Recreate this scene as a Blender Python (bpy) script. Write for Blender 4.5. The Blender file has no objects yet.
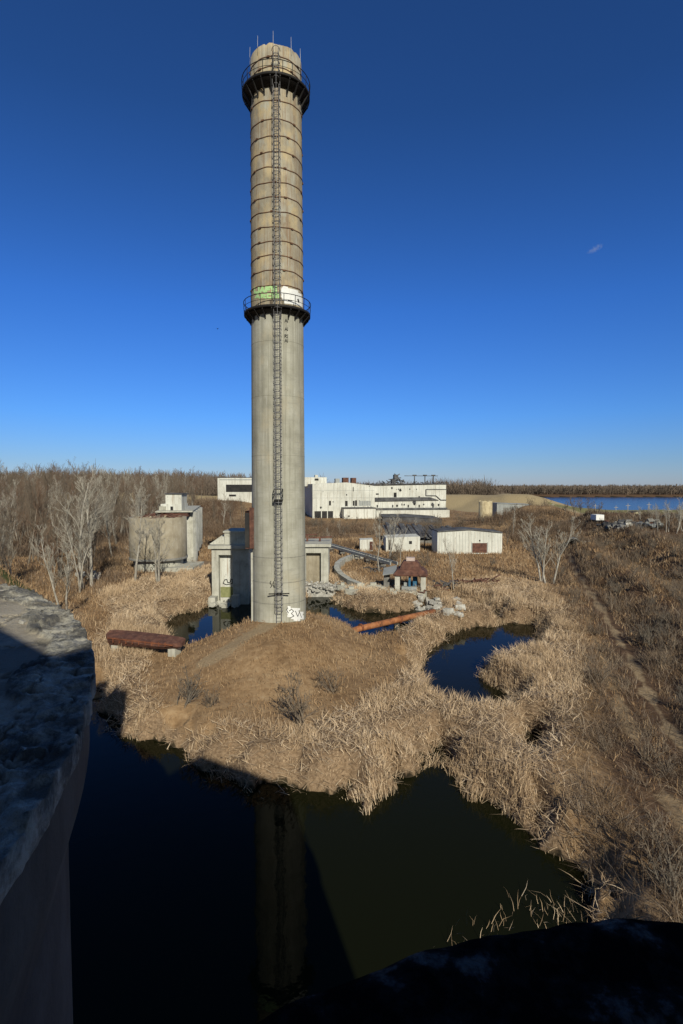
import bpy, math, random
import numpy as np
from mathutils import Vector, Matrix
random.seed(7); RNG = np.random.default_rng(11)
sc = bpy.context.scene
COL = sc.collection
R = math.radians
# ------------------------------------------------------------------ camera, sky, sun, exposure
F = 540.0; PITCH = R(2.86); CAMZ = 16.5
cd = bpy.data.cameras.new('camera'); cam = bpy.data.objects.new('camera', cd); COL.objects.link(cam)
cam.location = (0, 0, CAMZ); cam.rotation_euler = (R(90) - PITCH, 0, 0)
cd.sensor_fit = 'VERTICAL'; cd.sensor_height = 36; cd.sensor_width = 24; cd.lens = F / 1024 * 36
cd.clip_start = 0.1; cd.clip_end = 12000
sc.camera = cam
SUN_EL = R(30); SUN_AZ = R(163.3)           # clockwise from +Y
SUN = Vector((math.sin(SUN_AZ) * math.cos(SUN_EL), math.cos(SUN_AZ) * math.cos(SUN_EL), math.sin(SUN_EL)))
world = bpy.data.worlds.new('World'); sc.world = world; world.use_nodes = True
wn = world.node_tree; bg = wn.nodes['Background']
sky = wn.nodes.new('ShaderNodeTexSky'); sky.sky_type = 'NISHITA'; sky.sun_disc = False
sky.sun_elevation = SUN_EL; sky.sun_rotation = SUN_AZ
sky.altitude = 200; sky.air_density = 1.0; sky.dust_density = 0.15; sky.ozone_density = 4.5
wtc = wn.nodes.new('ShaderNodeTexCoord'); wsep = wn.nodes.new('ShaderNodeSeparateXYZ'); wn.links.new(wtc.outputs['Generated'], wsep.inputs[0])
wcr = wn.nodes.new('ShaderNodeValToRGB'); el = wcr.color_ramp.elements; el[0].position = 0.0; el[0].color = (.60,.72,1.10,1); el[1].position = 1.0; el[1].color = (.35,.62,1.0,1)
for p_, c_ in ((.04,(.52,.72,1.12)),(.12,(.41,.78,1.36)),(.3,(.32,.74,1.42)),(.55,(.27,.58,1.02))):
    e_ = el.new(p_); e_.color = (*c_, 1)
wn.links.new(wsep.outputs['Z'], wcr.inputs[0])
wmx = wn.nodes.new('ShaderNodeMix'); wmx.data_type = 'RGBA'; wmx.blend_type = 'MULTIPLY'; wmx.inputs['Factor'].default_value = 1
wdot = wn.nodes.new('ShaderNodeVectorMath'); wdot.operation = 'DOT_PRODUCT'; wn.links.new(wtc.outputs['Generated'], wdot.inputs[0]); wdot.inputs[1].default_value = SUN
wmr = wn.nodes.new('ShaderNodeMapRange'); wmr.inputs['From Min'].default_value = -.1; wmr.inputs['From Max'].default_value = .7; wn.links.new(wdot.outputs['Value'], wmr.inputs['Value'])
wm2 = wn.nodes.new('ShaderNodeMix'); wm2.data_type = 'RGBA'; wn.links.new(wmr.outputs[0], wm2.inputs['Factor']); wn.links.new(wcr.outputs[0], wm2.inputs['A']); wm2.inputs['B'].default_value = (.62,.62,.60,1)
wn.links.new(sky.outputs[0], wmx.inputs['A']); wn.links.new(wm2.outputs['Result'], wmx.inputs['B']); wn.links.new(wmx.outputs['Result'], bg.inputs[0])
bg.inputs[1].default_value = 0.08
sl = bpy.data.lights.new('sun', 'SUN'); sl.energy = 4.8; sl.angle = R(0.53); sl.color = (1.0, 0.95, 0.80)
so = bpy.data.objects.new('sun', sl); COL.objects.link(so); so.location = (30, -60, 80)
so.rotation_euler = SUN.to_track_quat('Z', 'Y').to_euler()
sc.view_settings.view_transform = 'Standard'; sc.view_settings.look = 'None'
sc.view_settings.exposure = 0.0; sc.view_settings.gamma = 1.0; sc.view_settings.use_curve_mapping = False

# ------------------------------------------------------------------ helpers
def tag(o, label=None, cat=None, group=None, kind=None):
    if label: o['label'] = label
    if cat: o['category'] = cat
    if group: o['group'] = group
    if kind: o['kind'] = kind
    return o
def empty(name, loc, rz=0, label=None, cat=None, group=None):
    o = bpy.data.objects.new(name, None); COL.objects.link(o)
    o.location = loc; o.rotation_euler = (0, 0, rz); o.empty_display_size = 0.3
    return tag(o, label, cat, group)
def copy_tree(o, parent=None):
    c = o.copy(); COL.objects.link(c); c.parent = parent
    for ch in list(o.children): copy_tree(ch, c)
    return c
def ray(px, py):
    dx = (px - 341.5) / F; dy = (512 - py) / F
    cp, sp = math.cos(PITCH), math.sin(PITCH)
    return Vector((dx, cp + dy * sp, -sp + dy * cp))
def at(px, py, z=0.0):
    d = ray(px, py); t = (z - CAMZ) / d.z
    return Vector((d.x * t, d.y * t, z))
def atY(px, py, Y):
    d = ray(px, py); t = Y / d.y
    return Vector((d.x * t, Y, CAMZ + d.z * t))

class MB:
    def __init__(s): s.v = []; s.f = []; s.sm = []
    def add(s, vs, fs, smooth=False):
        b = len(s.v); s.v += [tuple(v) for v in vs]
        s.f += [tuple(i + b for i in f) for f in fs]; s.sm += [smooth] * len(fs); return s
    def box(s, x0, x1, y0, y1, z0, z1, M=None):
        vs = [Vector((x, y, z)) for z in (z0, z1) for y in (y0, y1) for x in (x0, x1)]
        if M is not None: vs = [M @ v for v in vs]
        return s.add(vs, [(0,2,3,1),(4,5,7,6),(0,1,5,4),(2,6,7,3),(0,4,6,2),(1,3,7,5)])
    def prism(s, pts, z0, z1, smooth=False):
        n = len(pts); vs = [(p[0], p[1], z0) for p in pts] + [(p[0], p[1], z1) for p in pts]
        s.add(vs, [(i, (i+1) % n, n + (i+1) % n, n + i) for i in range(n)], smooth)
        b = len(s.v) - 2 * n
        s.f += [tuple(b + i for i in reversed(range(n))), tuple(b + n + i for i in range(n))]; s.sm += [False, False]
        return s
    def lathe(s, prof, n=48, c=(0,0), a0=0, a1=2*math.pi, closed=True, caps=True, jit=None):
        m = len(prof); k = n if closed else n + 1; vs = []
        for i in range(k):
            a = a0 + (a1 - a0) * i / n
            for j, (r, z) in enumerate(prof):
                dr, dz = jit(a, j) if jit else (0, 0)
                vs.append((c[0] + (r+dr) * math.cos(a), c[1] + (r+dr) * math.sin(a), z + dz))
        fs = []
        for i in range(n):
            i2 = (i + 1) % k
            for j in range(m - 1): fs.append((i*m+j, i2*m+j, i2*m+j+1, i*m+j+1))
        b = len(s.v); s.add(vs, fs, True)
        if caps and closed:
            for j, rev in ((0, True), (m-1, False)):
                if prof[j][0] > 1e-6:
                    idx = [b + i*m + j for i in range(k)]
                    s.f.append(tuple(reversed(idx)) if rev else tuple(idx)); s.sm.append(False)
        return s
    def tube(s, pts, r, n=6, r1=None, caps=True):
        pts = [Vector(p) for p in pts]; m = len(pts); vs = []
        up0 = Vector((0, 0, 1))
        for i, p in enumerate(pts):
            d = (pts[min(i+1, m-1)] - pts[max(i-1, 0)]).normalized()
            u = d.cross(up0)
            if u.length < 1e-3: u = d.cross(Vector((1, 0, 0)))
            u.normalize(); w = d.cross(u)
            rr = r if r1 is None else r + (r1 - r) * i / (m - 1)
            for k in range(n):
                a = 2 * math.pi * k / n; vs.append(p + (u * math.cos(a) + w * math.sin(a)) * rr)
        fs = [(i*n+k, i*n+(k+1) % n, (i+1)*n+(k+1) % n, (i+1)*n+k) for i in range(m-1) for k in range(n)]
        if caps: fs += [tuple(range(n))[::-1], tuple((m-1)*n + k for k in range(n))]
        return s.add(vs, fs, n > 4)
    def bar(s, a, b, w, h):
        a = Vector(a); b = Vector(b); d = (b - a).normalized(); u = d.cross(Vector((0,0,1)))
        if u.length < 1e-3: u = Vector((1,0,0))
        u.normalize(); q = u.cross(d)
        vs = [p + u*(x*w/2) + q*(z*h/2) for p in (a, b) for x, z in ((-1,-1),(1,-1),(1,1),(-1,1))]
        return s.add(vs, [(0,1,2,3),(7,6,5,4),(0,4,5,1),(1,5,6,2),(2,6,7,3),(3,7,4,0)])
    def rock(s, c, r, seed=0):
        rn = random.Random(seed); c = Vector(c)
        ax = [rn.uniform(.6, 1.3) for _ in range(3)]; rot = Matrix.Rotation(rn.uniform(0, 6), 3, 'Z') @ Matrix.Rotation(rn.uniform(-.6, .6), 3, 'X')
        vs = []
        for z in (-1, 1):
            for y in (-1, 1):
                for x in (-1, 1):
                    vs.append(c + rot @ Vector((x*ax[0]*r*rn.uniform(.6, 1), y*ax[1]*r*rn.uniform(.6, 1), z*ax[2]*r*.7*rn.uniform(.6, 1))))
        return s.add(vs, [(0,2,3,1),(4,5,7,6),(0,1,5,4),(2,6,7,3),(0,4,6,2),(1,3,7,5)])
    def build(s, name, m, parent=None, loc=None):
        me = bpy.data.meshes.new(name); me.from_pydata(s.v, [], s.f)
        me.polygons.foreach_set('use_smooth', s.sm); me.materials.append(m); me.update()
        o = bpy.data.objects.new(name, me); COL.objects.link(o)
        if parent: o.parent = parent
        if loc is not None: o.location = loc
        return o

def np_mesh(name, V, Fq, m, parent=None, attrs=None, smooth=False):
    """V (N,3); Fq list of (faces ndarray (M,k))"""
    me = bpy.data.meshes.new(name); V = np.asarray(V, np.float32)
    me.vertices.add(len(V)); me.vertices.foreach_set('co', V.ravel())
    idx = np.concatenate([f.ravel() for f in Fq]).astype(np.int32)
    tot = np.concatenate([np.full(len(f), f.shape[1]) for f in Fq]).astype(np.int32)
    st = np.concatenate([[0], np.cumsum(tot)[:-1]]).astype(np.int32)
    me.loops.add(len(idx)); me.loops.foreach_set('vertex_index', idx)
    me.polygons.add(len(tot)); me.polygons.foreach_set('loop_start', st); me.polygons.foreach_set('loop_total', tot)
    if smooth: me.polygons.foreach_set('use_smooth', np.ones(len(tot), bool))
    me.materials.append(m)
    for k, a in (attrs or {}).items():
        at_ = me.attributes.new(k, 'FLOAT', 'POINT'); at_.data.foreach_set('value', np.asarray(a, np.float32))
    me.update(calc_edges=True)
    o = bpy.data.objects.new(name, me); COL.objects.link(o)
    if parent: o.parent = parent
    return o

# ------------------------------------------------------------------ materials
def mat(name, stops, scale=1.0, detail=6, rough=0.9, bump=0.3, bscale=None, stretch=(1,1,1), spec=0.3, metal=0,
        layers=(), attr=None, coord='Object', bdist=0.05):
    """stops: [(pos,(r,g,b))...] over a noise; layers: (scale, stretch, lo, hi, colour, amount)"""
    m = bpy.data.materials.new(name); m.use_nodes = True; nt = m.node_tree; N = nt.nodes; L = nt.links
    b = N['Principled BSDF']; b.inputs['Roughness'].default_value = rough
    b.inputs['Specular IOR Level'].default_value = spec; b.inputs['Metallic'].default_value = metal
    tc = N.new('ShaderNodeTexCoord')
    def noise(sc_, st, det=detail, seed=0):
        mp = N.new('ShaderNodeMapping'); mp.inputs['Scale'].default_value = st; mp.inputs['Location'].default_value = (seed*7.3, seed*3.1, seed*5.7)
        L.new(tc.outputs[coord], mp.inputs[0]); n = N.new('ShaderNodeTexNoise')
        n.inputs['Scale'].default_value = sc_; n.inputs['Detail'].default_value = det; n.inputs['Roughness'].default_value = 0.62
        L.new(mp.outputs[0], n.inputs['Vector']); return n.outputs['Fac']
    base = noise(scale, stretch)
    if attr:
        a = N.new('ShaderNodeAttribute'); a.attribute_name = attr
        mx = N.new('ShaderNodeMath'); mx.operation = 'MULTIPLY_ADD'; L.new(a.outputs['Fac'], mx.inputs[0]); mx.inputs[1].default_value = 0.55
        ml = N.new('ShaderNodeMath'); ml.operation = 'MULTIPLY'; L.new(base, ml.inputs[0]); ml.inputs[1].default_value = 0.5
        L.new(ml.outputs[0], mx.inputs[2]); src = mx.outputs[0]
    else: src = base
    cr = N.new('ShaderNodeValToRGB'); el = cr.color_ramp.elements
    while len(el) > 1: el.remove(el[-1])
    el[0].position = stops[0][0]; el[0].color = (*stops[0][1], 1)
    for p, c in stops[1:]:
        e = el.new(p); e.color = (*c, 1)
    L.new(src, cr.inputs[0]); col = cr.outputs[0]
    for i, (s_, st, lo, hi, c, amt) in enumerate(layers):
        n = noise(s_, st, 5, i + 1); mr = N.new('ShaderNodeMapRange'); mr.inputs['From Min'].default_value = lo; mr.inputs['From Max'].default_value = hi
        mr.inputs['To Max'].default_value = amt; L.new(n, mr.inputs['Value'])
        mx = N.new('ShaderNodeMix'); mx.data_type = 'RGBA'; L.new(mr.outputs[0], mx.inputs['Factor'])
        L.new(col, mx.inputs['A']); mx.inputs['B'].default_value = (*c, 1); col = mx.outputs['Result']
    L.new(col, b.inputs['Base Color'])
    if bump:
        bn = noise(bscale or scale * 4, (1,1,1), 6, 9); bp = N.new('ShaderNodeBump'); bp.inputs['Strength'].default_value = bump
        bp.inputs['Distance'].default_value = bdist; L.new(bn, bp.inputs['Height']); L.new(bp.outputs[0], b.inputs['Normal'])
    m['n'] = 1
    return m
M = {}
M['shaft_low'] = mat('shaft_concrete', [(.3,(.26,.25,.20)),(.5,(.345,.335,.275)),(.7,(.42,.41,.35))], .5, bump=.25, bscale=6,
    layers=[(1.2,(3,3,.06),.48,.66,(.20,.19,.15),.7),(.35,(1,1,.8),.55,.72,(.42,.36,.25),.55),(3,(3,3,.15),.62,.72,(.55,.54,.5),.5),(.8,(1,1,9),.56,.62,(.24,.23,.2),.35)])
M['shaft_up'] = mat('banded_shaft_concrete', [(.3,(.21,.18,.13)),(.5,(.29,.26,.195)),(.7,(.37,.335,.265))], .6, bump=.3, bscale=6,
    layers=[(1.4,(4,4,.1),.46,.66,(.20,.12,.065),.75),(.7,(1,1,.6),.48,.64,(.46,.36,.20),.7),(1.1,(1,1,.5),.55,.68,(.33,.33,.28),.8),(2.2,(3,3,.2),.58,.7,(.5,.49,.45),.45),(5,(1,1,1),.62,.72,(.13,.11,.09),.4)])
M['black_steel'] = mat('black_steel', [(.3,(.006,.006,.006)),(.7,(.018,.015,.014))], 3, rough=.7, bump=.1)
M['rust_band'] = mat('rust_band', [(.3,(.06,.035,.025)),(.6,(.13,.065,.035)),(.8,(.26,.17,.1))], 3, rough=.9, bump=.3)
M['ladder'] = mat('ladder_steel', [(.3,(.12,.115,.12)),(.5,(.22,.215,.22)),(.7,(.36,.36,.36))], 4, rough=.7, bump=.1, metal=.3)
M['pale_rod'] = mat('rod_metal', [(.3,(.4,.4,.4)),(.7,(.6,.6,.6))], 4, rough=.5, bump=0)
M['rust'] = mat('rust', [(.3,(.08,.03,.018)),(.5,(.17,.06,.03)),(.7,(.27,.10,.045))], 1.3, rough=.85, bump=.4, layers=[(4,(1,1,1),.55,.7,(.07,.04,.03),.7)])
M['rust_orange'] = mat('orange_rust', [(.3,(.12,.05,.025)),(.5,(.30,.115,.045)),(.7,(.40,.18,.08))], 1.6, rough=.85, bump=.3, layers=[(3,(1,1,1),.55,.7,(.12,.06,.04),.7)])
M['rust_dark'] = mat('dark_rust', [(.3,(.045,.022,.018)),(.5,(.10,.045,.032)),(.7,(.16,.075,.05))], 1.4, rough=.85, bump=.4, layers=[(3,(1,1,1),.56,.7,(.22,.14,.1),.5)])
M['tan_conc'] = mat('tan_concrete', [(.3,(.22,.185,.13)),(.5,(.30,.26,.19)),(.7,(.36,.32,.25))], .5, bump=.3,
    layers=[(1.3,(3,3,.1),.52,.7,(.17,.14,.10),.6),(2,(1,1,1),.58,.7,(.42,.4,.34),.4)])
M['straw_conc'] = mat('straw_concrete', [(.3,(.30,.24,.14)),(.5,(.43,.355,.22)),(.7,(.52,.45,.30))], .5, bump=.3, layers=[(.9,(2,2,.3),.54,.66,(.2,.16,.11),.7)])
M['pale_conc'] = mat('pale_concrete', [(.3,(.29,.28,.23)),(.5,(.41,.40,.34)),(.7,(.50,.49,.43))], .8, bump=.3,
    layers=[(1.5,(3,3,.12),.52,.68,(.24,.22,.19),.6),(3,(1,1,1),.6,.7,(.18,.17,.15),.6)])
M['dark_conc'] = mat('dark_concrete', [(.3,(.12,.115,.105)),(.7,(.24,.23,.21))], 1, bump=.4)
M['white_panel'] = mat('white_panel', [(.3,(.44,.435,.385)),(.5,(.57,.57,.515)),(.7,(.65,.65,.60))], .12, bump=.1, bscale=2,
    layers=[(.3,(4,4,.3),.50,.66,(.33,.31,.26),.65),(.8,(3,3,.18),.58,.70,(.28,.19,.12),.7),(2.5,(1,1,1),.60,.68,(.22,.21,.19),.6)])
M['dark_gap'] = mat('dark_interior', [(.3,(.012,.012,.014)),(.7,(.04,.038,.036))], .6, bump=.2)
M['dark_roof'] = mat('dark_roofing', [(.3,(.035,.036,.04)),(.5,(.075,.075,.08)),(.7,(.14,.14,.14))], .35, bump=.4, layers=[(2,(1,1,1),.58,.7,(.2,.19,.18),.5)])
M['grey_metal'] = mat('grey_metal', [(.3,(.2,.21,.2)),(.7,(.33,.34,.33))], .6, rough=.6, bump=.15)
M['white_paint'] = mat('white_paint', [(.3,(.66,.66,.64)),(.7,(.78,.78,.76))], 2.5, bump=.1, layers=[(6,(1,1,1),.6,.7,(.4,.39,.36),.5)])
M['green_paint'] = mat('green_paint', [(.3,(.30,.50,.20)),(.7,(.45,.66,.32))], 3, bump=.1)
M['olive_paint'] = mat('olive_paint', [(.3,(.16,.17,.07)),(.7,(.25,.25,.12))], 3, bump=.1)
M['black_paint'] = mat('black_paint', [(.3,(.015,.015,.016)),(.7,(.03,.03,.03))], 3, bump=0)
M['teal_paint'] = mat('teal_paint', [(.3,(.25,.42,.42)),(.7,(.3,.5,.5))], 3, bump=0)
M['red_paint'] = mat('red_paint', [(.3,(.35,.05,.04)),(.7,(.45,.1,.08))], 3, bump=0)
M['blue_paint'] = mat('blue_paint', [(.3,(.02,.08,.16)),(.7,(.05,.16,.26))], 3, bump=0)
M['yellow_conc'] = mat('yellow_wall', [(.3,(.5,.45,.28)),(.7,(.6,.55,.36))], 1, bump=.1)
M['bark_pale'] = mat('pale_bark', [(.3,(.22,.20,.165)),(.7,(.40,.37,.32))], 2, bump=.2, coord='Object')
M['twig_pale'] = mat('pale_twigs', [(.3,(.30,.275,.225)),(.7,(.46,.425,.36))], .6, bump=0)
M['bark_brown'] = mat('brown_bark', [(.3,(.10,.082,.062)),(.7,(.21,.18,.145))], 2, bump=.2)
M['twig_brown'] = mat('brown_twigs', [(.3,(.13,.10,.072)),(.7,(.22,.175,.13))], .5, bump=0)
M['twig_red'] = mat('russet_twigs', [(.3,(.14,.088,.058)),(.7,(.22,.145,.10))], .5, bump=0)
M['far_wood'] = mat('far_wood_twigs', [(.3,(.09,.07,.056)),(.5,(.14,.11,.085)),(.7,(.19,.14,.10))], .05, bump=0)
M['reed'] = mat('reed_stalks', [(.2,(.22,.15,.095)),(.42,(.43,.305,.185)),(.65,(.58,.435,.285)),(.85,(.70,.565,.405))], .35, bump=0, attr='v')
M['grass'] = mat('dry_grass', [(.2,(.16,.09,.044)),(.45,(.27,.17,.09)),(.65,(.38,.265,.155)),(.85,(.49,.375,.25))], .25, bump=0, attr='v')
M['brush'] = mat('dry_brush', [(.2,(.062,.040,.027)),(.45,(.122,.082,.053)),(.65,(.195,.142,.098)),(.85,(.32,.26,.195))], .3, bump=0, attr='v')

def pond_mat(name, col, rough, bscale, bstr):
    m = bpy.data.materials.new(name); m.use_nodes = True; nt = m.node_tree; b = nt.nodes['Principled BSDF']
    b.inputs['Base Color'].default_value = (*col, 1); b.inputs['Roughness'].default_value = rough; b.inputs['IOR'].default_value = 1.33; b.inputs['Specular IOR Level'].default_value = .10 if rough < .1 else .5
    tc = nt.nodes.new('ShaderNodeTexCoord'); n = nt.nodes.new('ShaderNodeTexNoise'); n.inputs['Scale'].default_value = bscale; n.inputs['Detail'].default_value = 3
    nt.links.new(tc.outputs['Object'], n.inputs['Vector']); bp = nt.nodes.new('ShaderNodeBump'); bp.inputs['Strength'].default_value = bstr; bp.inputs['Distance'].default_value = .05
    nt.links.new(n.outputs['Fac'], bp.inputs['Height']); nt.links.new(bp.outputs[0], b.inputs['Normal'])
    return m
M['pond'] = pond_mat('pond_water', (.0075,.0085,.003), .03, 1.2, .10)
M['river'] = pond_mat('river_water', (.022,.042,.085), .22, .12, .9)

def ground_mat():
    m = bpy.data.materials.new('ground'); m.use_nodes = True; nt = m.node_tree; N = nt.nodes; L = nt.links
    b = N['Principled BSDF']; b.inputs['Roughness'].default_value = .95; b.inputs['Specular IOR Level'].default_value = .1
    tc = N.new('ShaderNodeTexCoord')
    def noise(s, d=8, r=.65):
        n = N.new('ShaderNodeTexNoise'); n.inputs['Scale'].default_value = s; n.inputs['Detail'].default_value = d; n.inputs['Roughness'].default_value = r
        L.new(tc.outputs['Object'], n.inputs['Vector']); return n.outputs['Fac']
    def ramp(src, stops):
        cr = N.new('ShaderNodeValToRGB'); el = cr.color_ramp.elements
        el[0].position = stops[0][0]; el[0].color = (*stops[0][1], 1); el[1].position = stops[-1][0]; el[1].color = (*stops[-1][1], 1)
        for p, c in stops[1:-1]:
            e = el.new(p); e.color = (*c, 1)
        L.new(src, cr.inputs[0]); return cr.outputs[0]
    def mix(f, a, c):
        mx = N.new('ShaderNodeMix'); mx.data_type = 'RGBA'; L.new(f, mx.inputs['Factor']); L.new(a, mx.inputs['A'])
        L.new(c, mx.inputs['B']); return mx.outputs['Result']
    n1 = noise(.18); n2 = noise(1.6); n3 = noise(7)
    add = N.new('ShaderNodeMath'); add.operation = 'MULTIPLY_ADD'; L.new(n2, add.inputs[0]); add.inputs[1].default_value = .5
    h = N.new('ShaderNodeMath'); h.operation = 'MULTIPLY'; L.new(n1, h.inputs[0]); h.inputs[1].default_value = .5; L.new(h.outputs[0], add.inputs[2])
    base = ramp(add.outputs[0], [(.32,(.13,.078,.042)),(.45,(.22,.138,.072)),(.55,(.31,.205,.112)),(.68,(.40,.29,.175))])
    def attr(n):
        a = N.new('ShaderNodeAttribute'); a.attribute_name = n; return a.outputs['Fac']
    def soft(n, src, k=.8):
        mm = N.new('ShaderNodeMath'); mm.operation = 'MULTIPLY_ADD'; L.new(src, mm.inputs[0]); mm.inputs[1].default_value = k
        s2 = N.new('ShaderNodeMath'); s2.operation = 'SUBTRACT'; L.new(attr(n), s2.inputs[0]); s2.inputs[1].default_value = k * .5; L.new(s2.outputs[0], mm.inputs[2])
        mr = N.new('ShaderNodeMapRange'); mr.inputs['From Min'].default_value = .3; mr.inputs['From Max'].default_value = .6; L.new(mm.outputs[0], mr.inputs['Value']); return mr.outputs[0]
    c = base
    c = mix(soft('brush', n2), c, ramp(n2, [(.35,(.055,.033,.02)),(.55,(.115,.070,.042)),(.7,(.19,.125,.078))]))
    c = mix(soft('mown', n1), c, ramp(n2, [(.35,(.29,.225,.125)),(.65,(.39,.31,.185))]))
    c = mix(soft('green', n2), c, ramp(n2, [(.35,(.10,.12,.035)),(.65,(.19,.20,.07))]))
    c = mix(soft('path', n2, .5), c, ramp(n3, [(.35,(.23,.16,.09)),(.65,(.35,.265,.165))]))
    c = mix(soft('rubble', n3), c, ramp(n3, [(.35,(.12,.10,.085)),(.6,(.30,.28,.25)),(.7,(.5,.49,.46))]))
    c = mix(soft('straw', n2), c, ramp(n3, [(.35,(.13,.085,.05)),(.65,(.29,.205,.13))]))
    c = mix(soft('mud', n2, .3), c, ramp(n2, [(.35,(.02,.016,.01)),(.65,(.05,.038,.022))]))
    L.new(c, b.inputs['Base Color'])
    bp = N.new('ShaderNodeBump'); bp.inputs['Strength'].default_value = .8; bp.inputs['Distance'].default_value = .25
    L.new(add.outputs[0], bp.inputs['Height']); L.new(bp.outputs[0], b.inputs['Normal'])
    return m
M['ground'] = ground_mat()

# ------------------------------------------------------------------ terrain height field
_perm = np.random.default_rng(5).random((256, 256))
def vnoise(x, y):
    xi = np.floor(x).astype(int); yi = np.floor(y).astype(int); fx = x - xi; fy = y - yi
    fx = fx*fx*(3-2*fx); fy = fy*fy*(3-2*fy)
    g = lambda a, b_: _perm[a & 255, b_ & 255]
    return (g(xi,yi)*(1-fx)+g(xi+1,yi)*fx)*(1-fy) + (g(xi,yi+1)*(1-fx)+g(xi+1,yi+1)*fx)*fy
def fbm(x, y, o=4):
    s = 0; a = .5
    for i in range(o): s = s + a*vnoise(x*2**i + 17*i, y*2**i + 31*i); a *= .5
    return s
def poly_sd(X, Y, P):
    """signed distance, negative inside"""
    X = np.asarray(X, float); Y = np.asarray(Y, float); d = np.full(X.shape, 1e9); ins = np.zeros(X.shape, bool); n = len(P)
    for i in range(n):
        ax, ay = P[i][0], P[i][1]; bx, by = P[(i+1) % n][0], P[(i+1) % n][1]
        ex, ey = bx-ax, by-ay; t = np.clip(((X-ax)*ex+(Y-ay)*ey)/(ex*ex+ey*ey+1e-12), 0, 1)
        d = np.minimum(d, np.hypot(X-ax-t*ex, Y-ay-t*ey))
        c = ((ay > Y) != (by > Y)) & (X < (bx-ax)*(Y-ay)/((by-ay) if by != ay else 1e-12) + ax); ins ^= c
    return np.where(ins, -d, d)
def line_d(X, Y, P):
    d = np.full(np.shape(X), 1e9)
    for (a, b_) in zip(P[:-1], P[1:]):
        ex, ey = b_[0]-a[0], b_[1]-a[1]; t = np.clip(((X-a[0])*ex+(Y-a[1])*ey)/(ex*ex+ey*ey+1e-12), 0, 1)
        d = np.minimum(d, np.hypot(X-a[0]-t*ex, Y-a[1]-t*ey))
    return d
def sst(x, a, b_):
    t = np.clip((x-a)/(b_-a), 0, 1); return t*t*(3-2*t)
def W(pts, z=0.0): return [tuple(at(px, py, z)[:2]) for px, py in pts]
POND_FRONT = W([(60,690),(92,690),(108,716),(130,740),(164,742),(184,752),(200,768),(232,778),(262,786),(300,790),(345,792),(365,808),(385,800),(400,776),(432,768),(450,776),(475,792),(505,806),(530,828),(550,856),(585,880),(600,905),(610,950)]) + [(9,14),(9,2),(-30,2),(-36,20)]
POND_MID = W([(416,668),(428,648),(450,634),(500,624),(534,624),(546,640),(532,658),(504,664),(486,668),(478,676),(492,686),(508,696),(514,706),(502,718),(476,720),(450,712),(428,698)])
POND_FLECK = W([(520,742),(536,734),(545,752),(528,764)])
POND_FLECK2 = W([(402,756),(440,748),(452,764),(420,768)])
POND_BACK = W([(163,622),(172,616),(195,612),(213,604),(232,601),(262,603),(300,600),(318,592),(330,596),(344,606),(362,612),(395,613),(425,606),(438,610),(432,624),(400,640),(368,646),(335,636),(300,634),(262,640),(235,646),(210,655),(185,656),(168,645)])
POND_STRIP = W([(452,600),(470,604),(492,610),(505,616),(500,621),(480,616),(455,608)])
REED_POLY = W([(104,700),(96,660),(112,632),(100,604),(135,590),(170,582),(205,568),(222,572),(230,592),(300,588),(345,578),(372,596),(400,596),(440,604),(462,592),(500,588),(540,596),(566,618),(582,650),(584,700),(574,740),(562,780),(552,810),(566,850),(590,880),(604,905),(606,945),(560,960)]) + [(2,14),(-20,14)]
PONDS = [POND_FRONT, POND_MID, POND_BACK, POND_STRIP, POND_FLECK, POND_FLECK2]
RBANK = W([(548,585),(566,612),(584,655),(582,700),(572,745),(560,790),(562,840),(596,890),(608,935)]) + [(9.5,10)]
TRACK = [(at(x, y, 1.5)[0], at(x, y, 1.5)[1]) for x, y in [(568,560),(584,585),(604,615),(626,652),(645,690),(664,722),(690,760)]]
TRACK3 = [(at(x, y, 1.5)[0], at(x, y, 1.5)[1]) for x, y in [(572,572),(590,625),(610,680),(638,745),(668,800),(700,850)]]
TRACK2 = [(at(x, y, 3.5)[0], at(x, y, 3.5)[1]) for x, y in [(600,556),(630,562),(662,578),(700,602)]]
TRAIL = [(-6.5, 48.8), tuple(atY(262,640,47.5)[:2]), tuple(atY(235,650,45)[:2]), tuple(atY(208,660,43.0)[:2])]
MC = (-5.6, 50.5)
RIVER_NEAR = [(160,640),(190,420),(240,330),(330,300),(900,320),(3000,500)]
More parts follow.
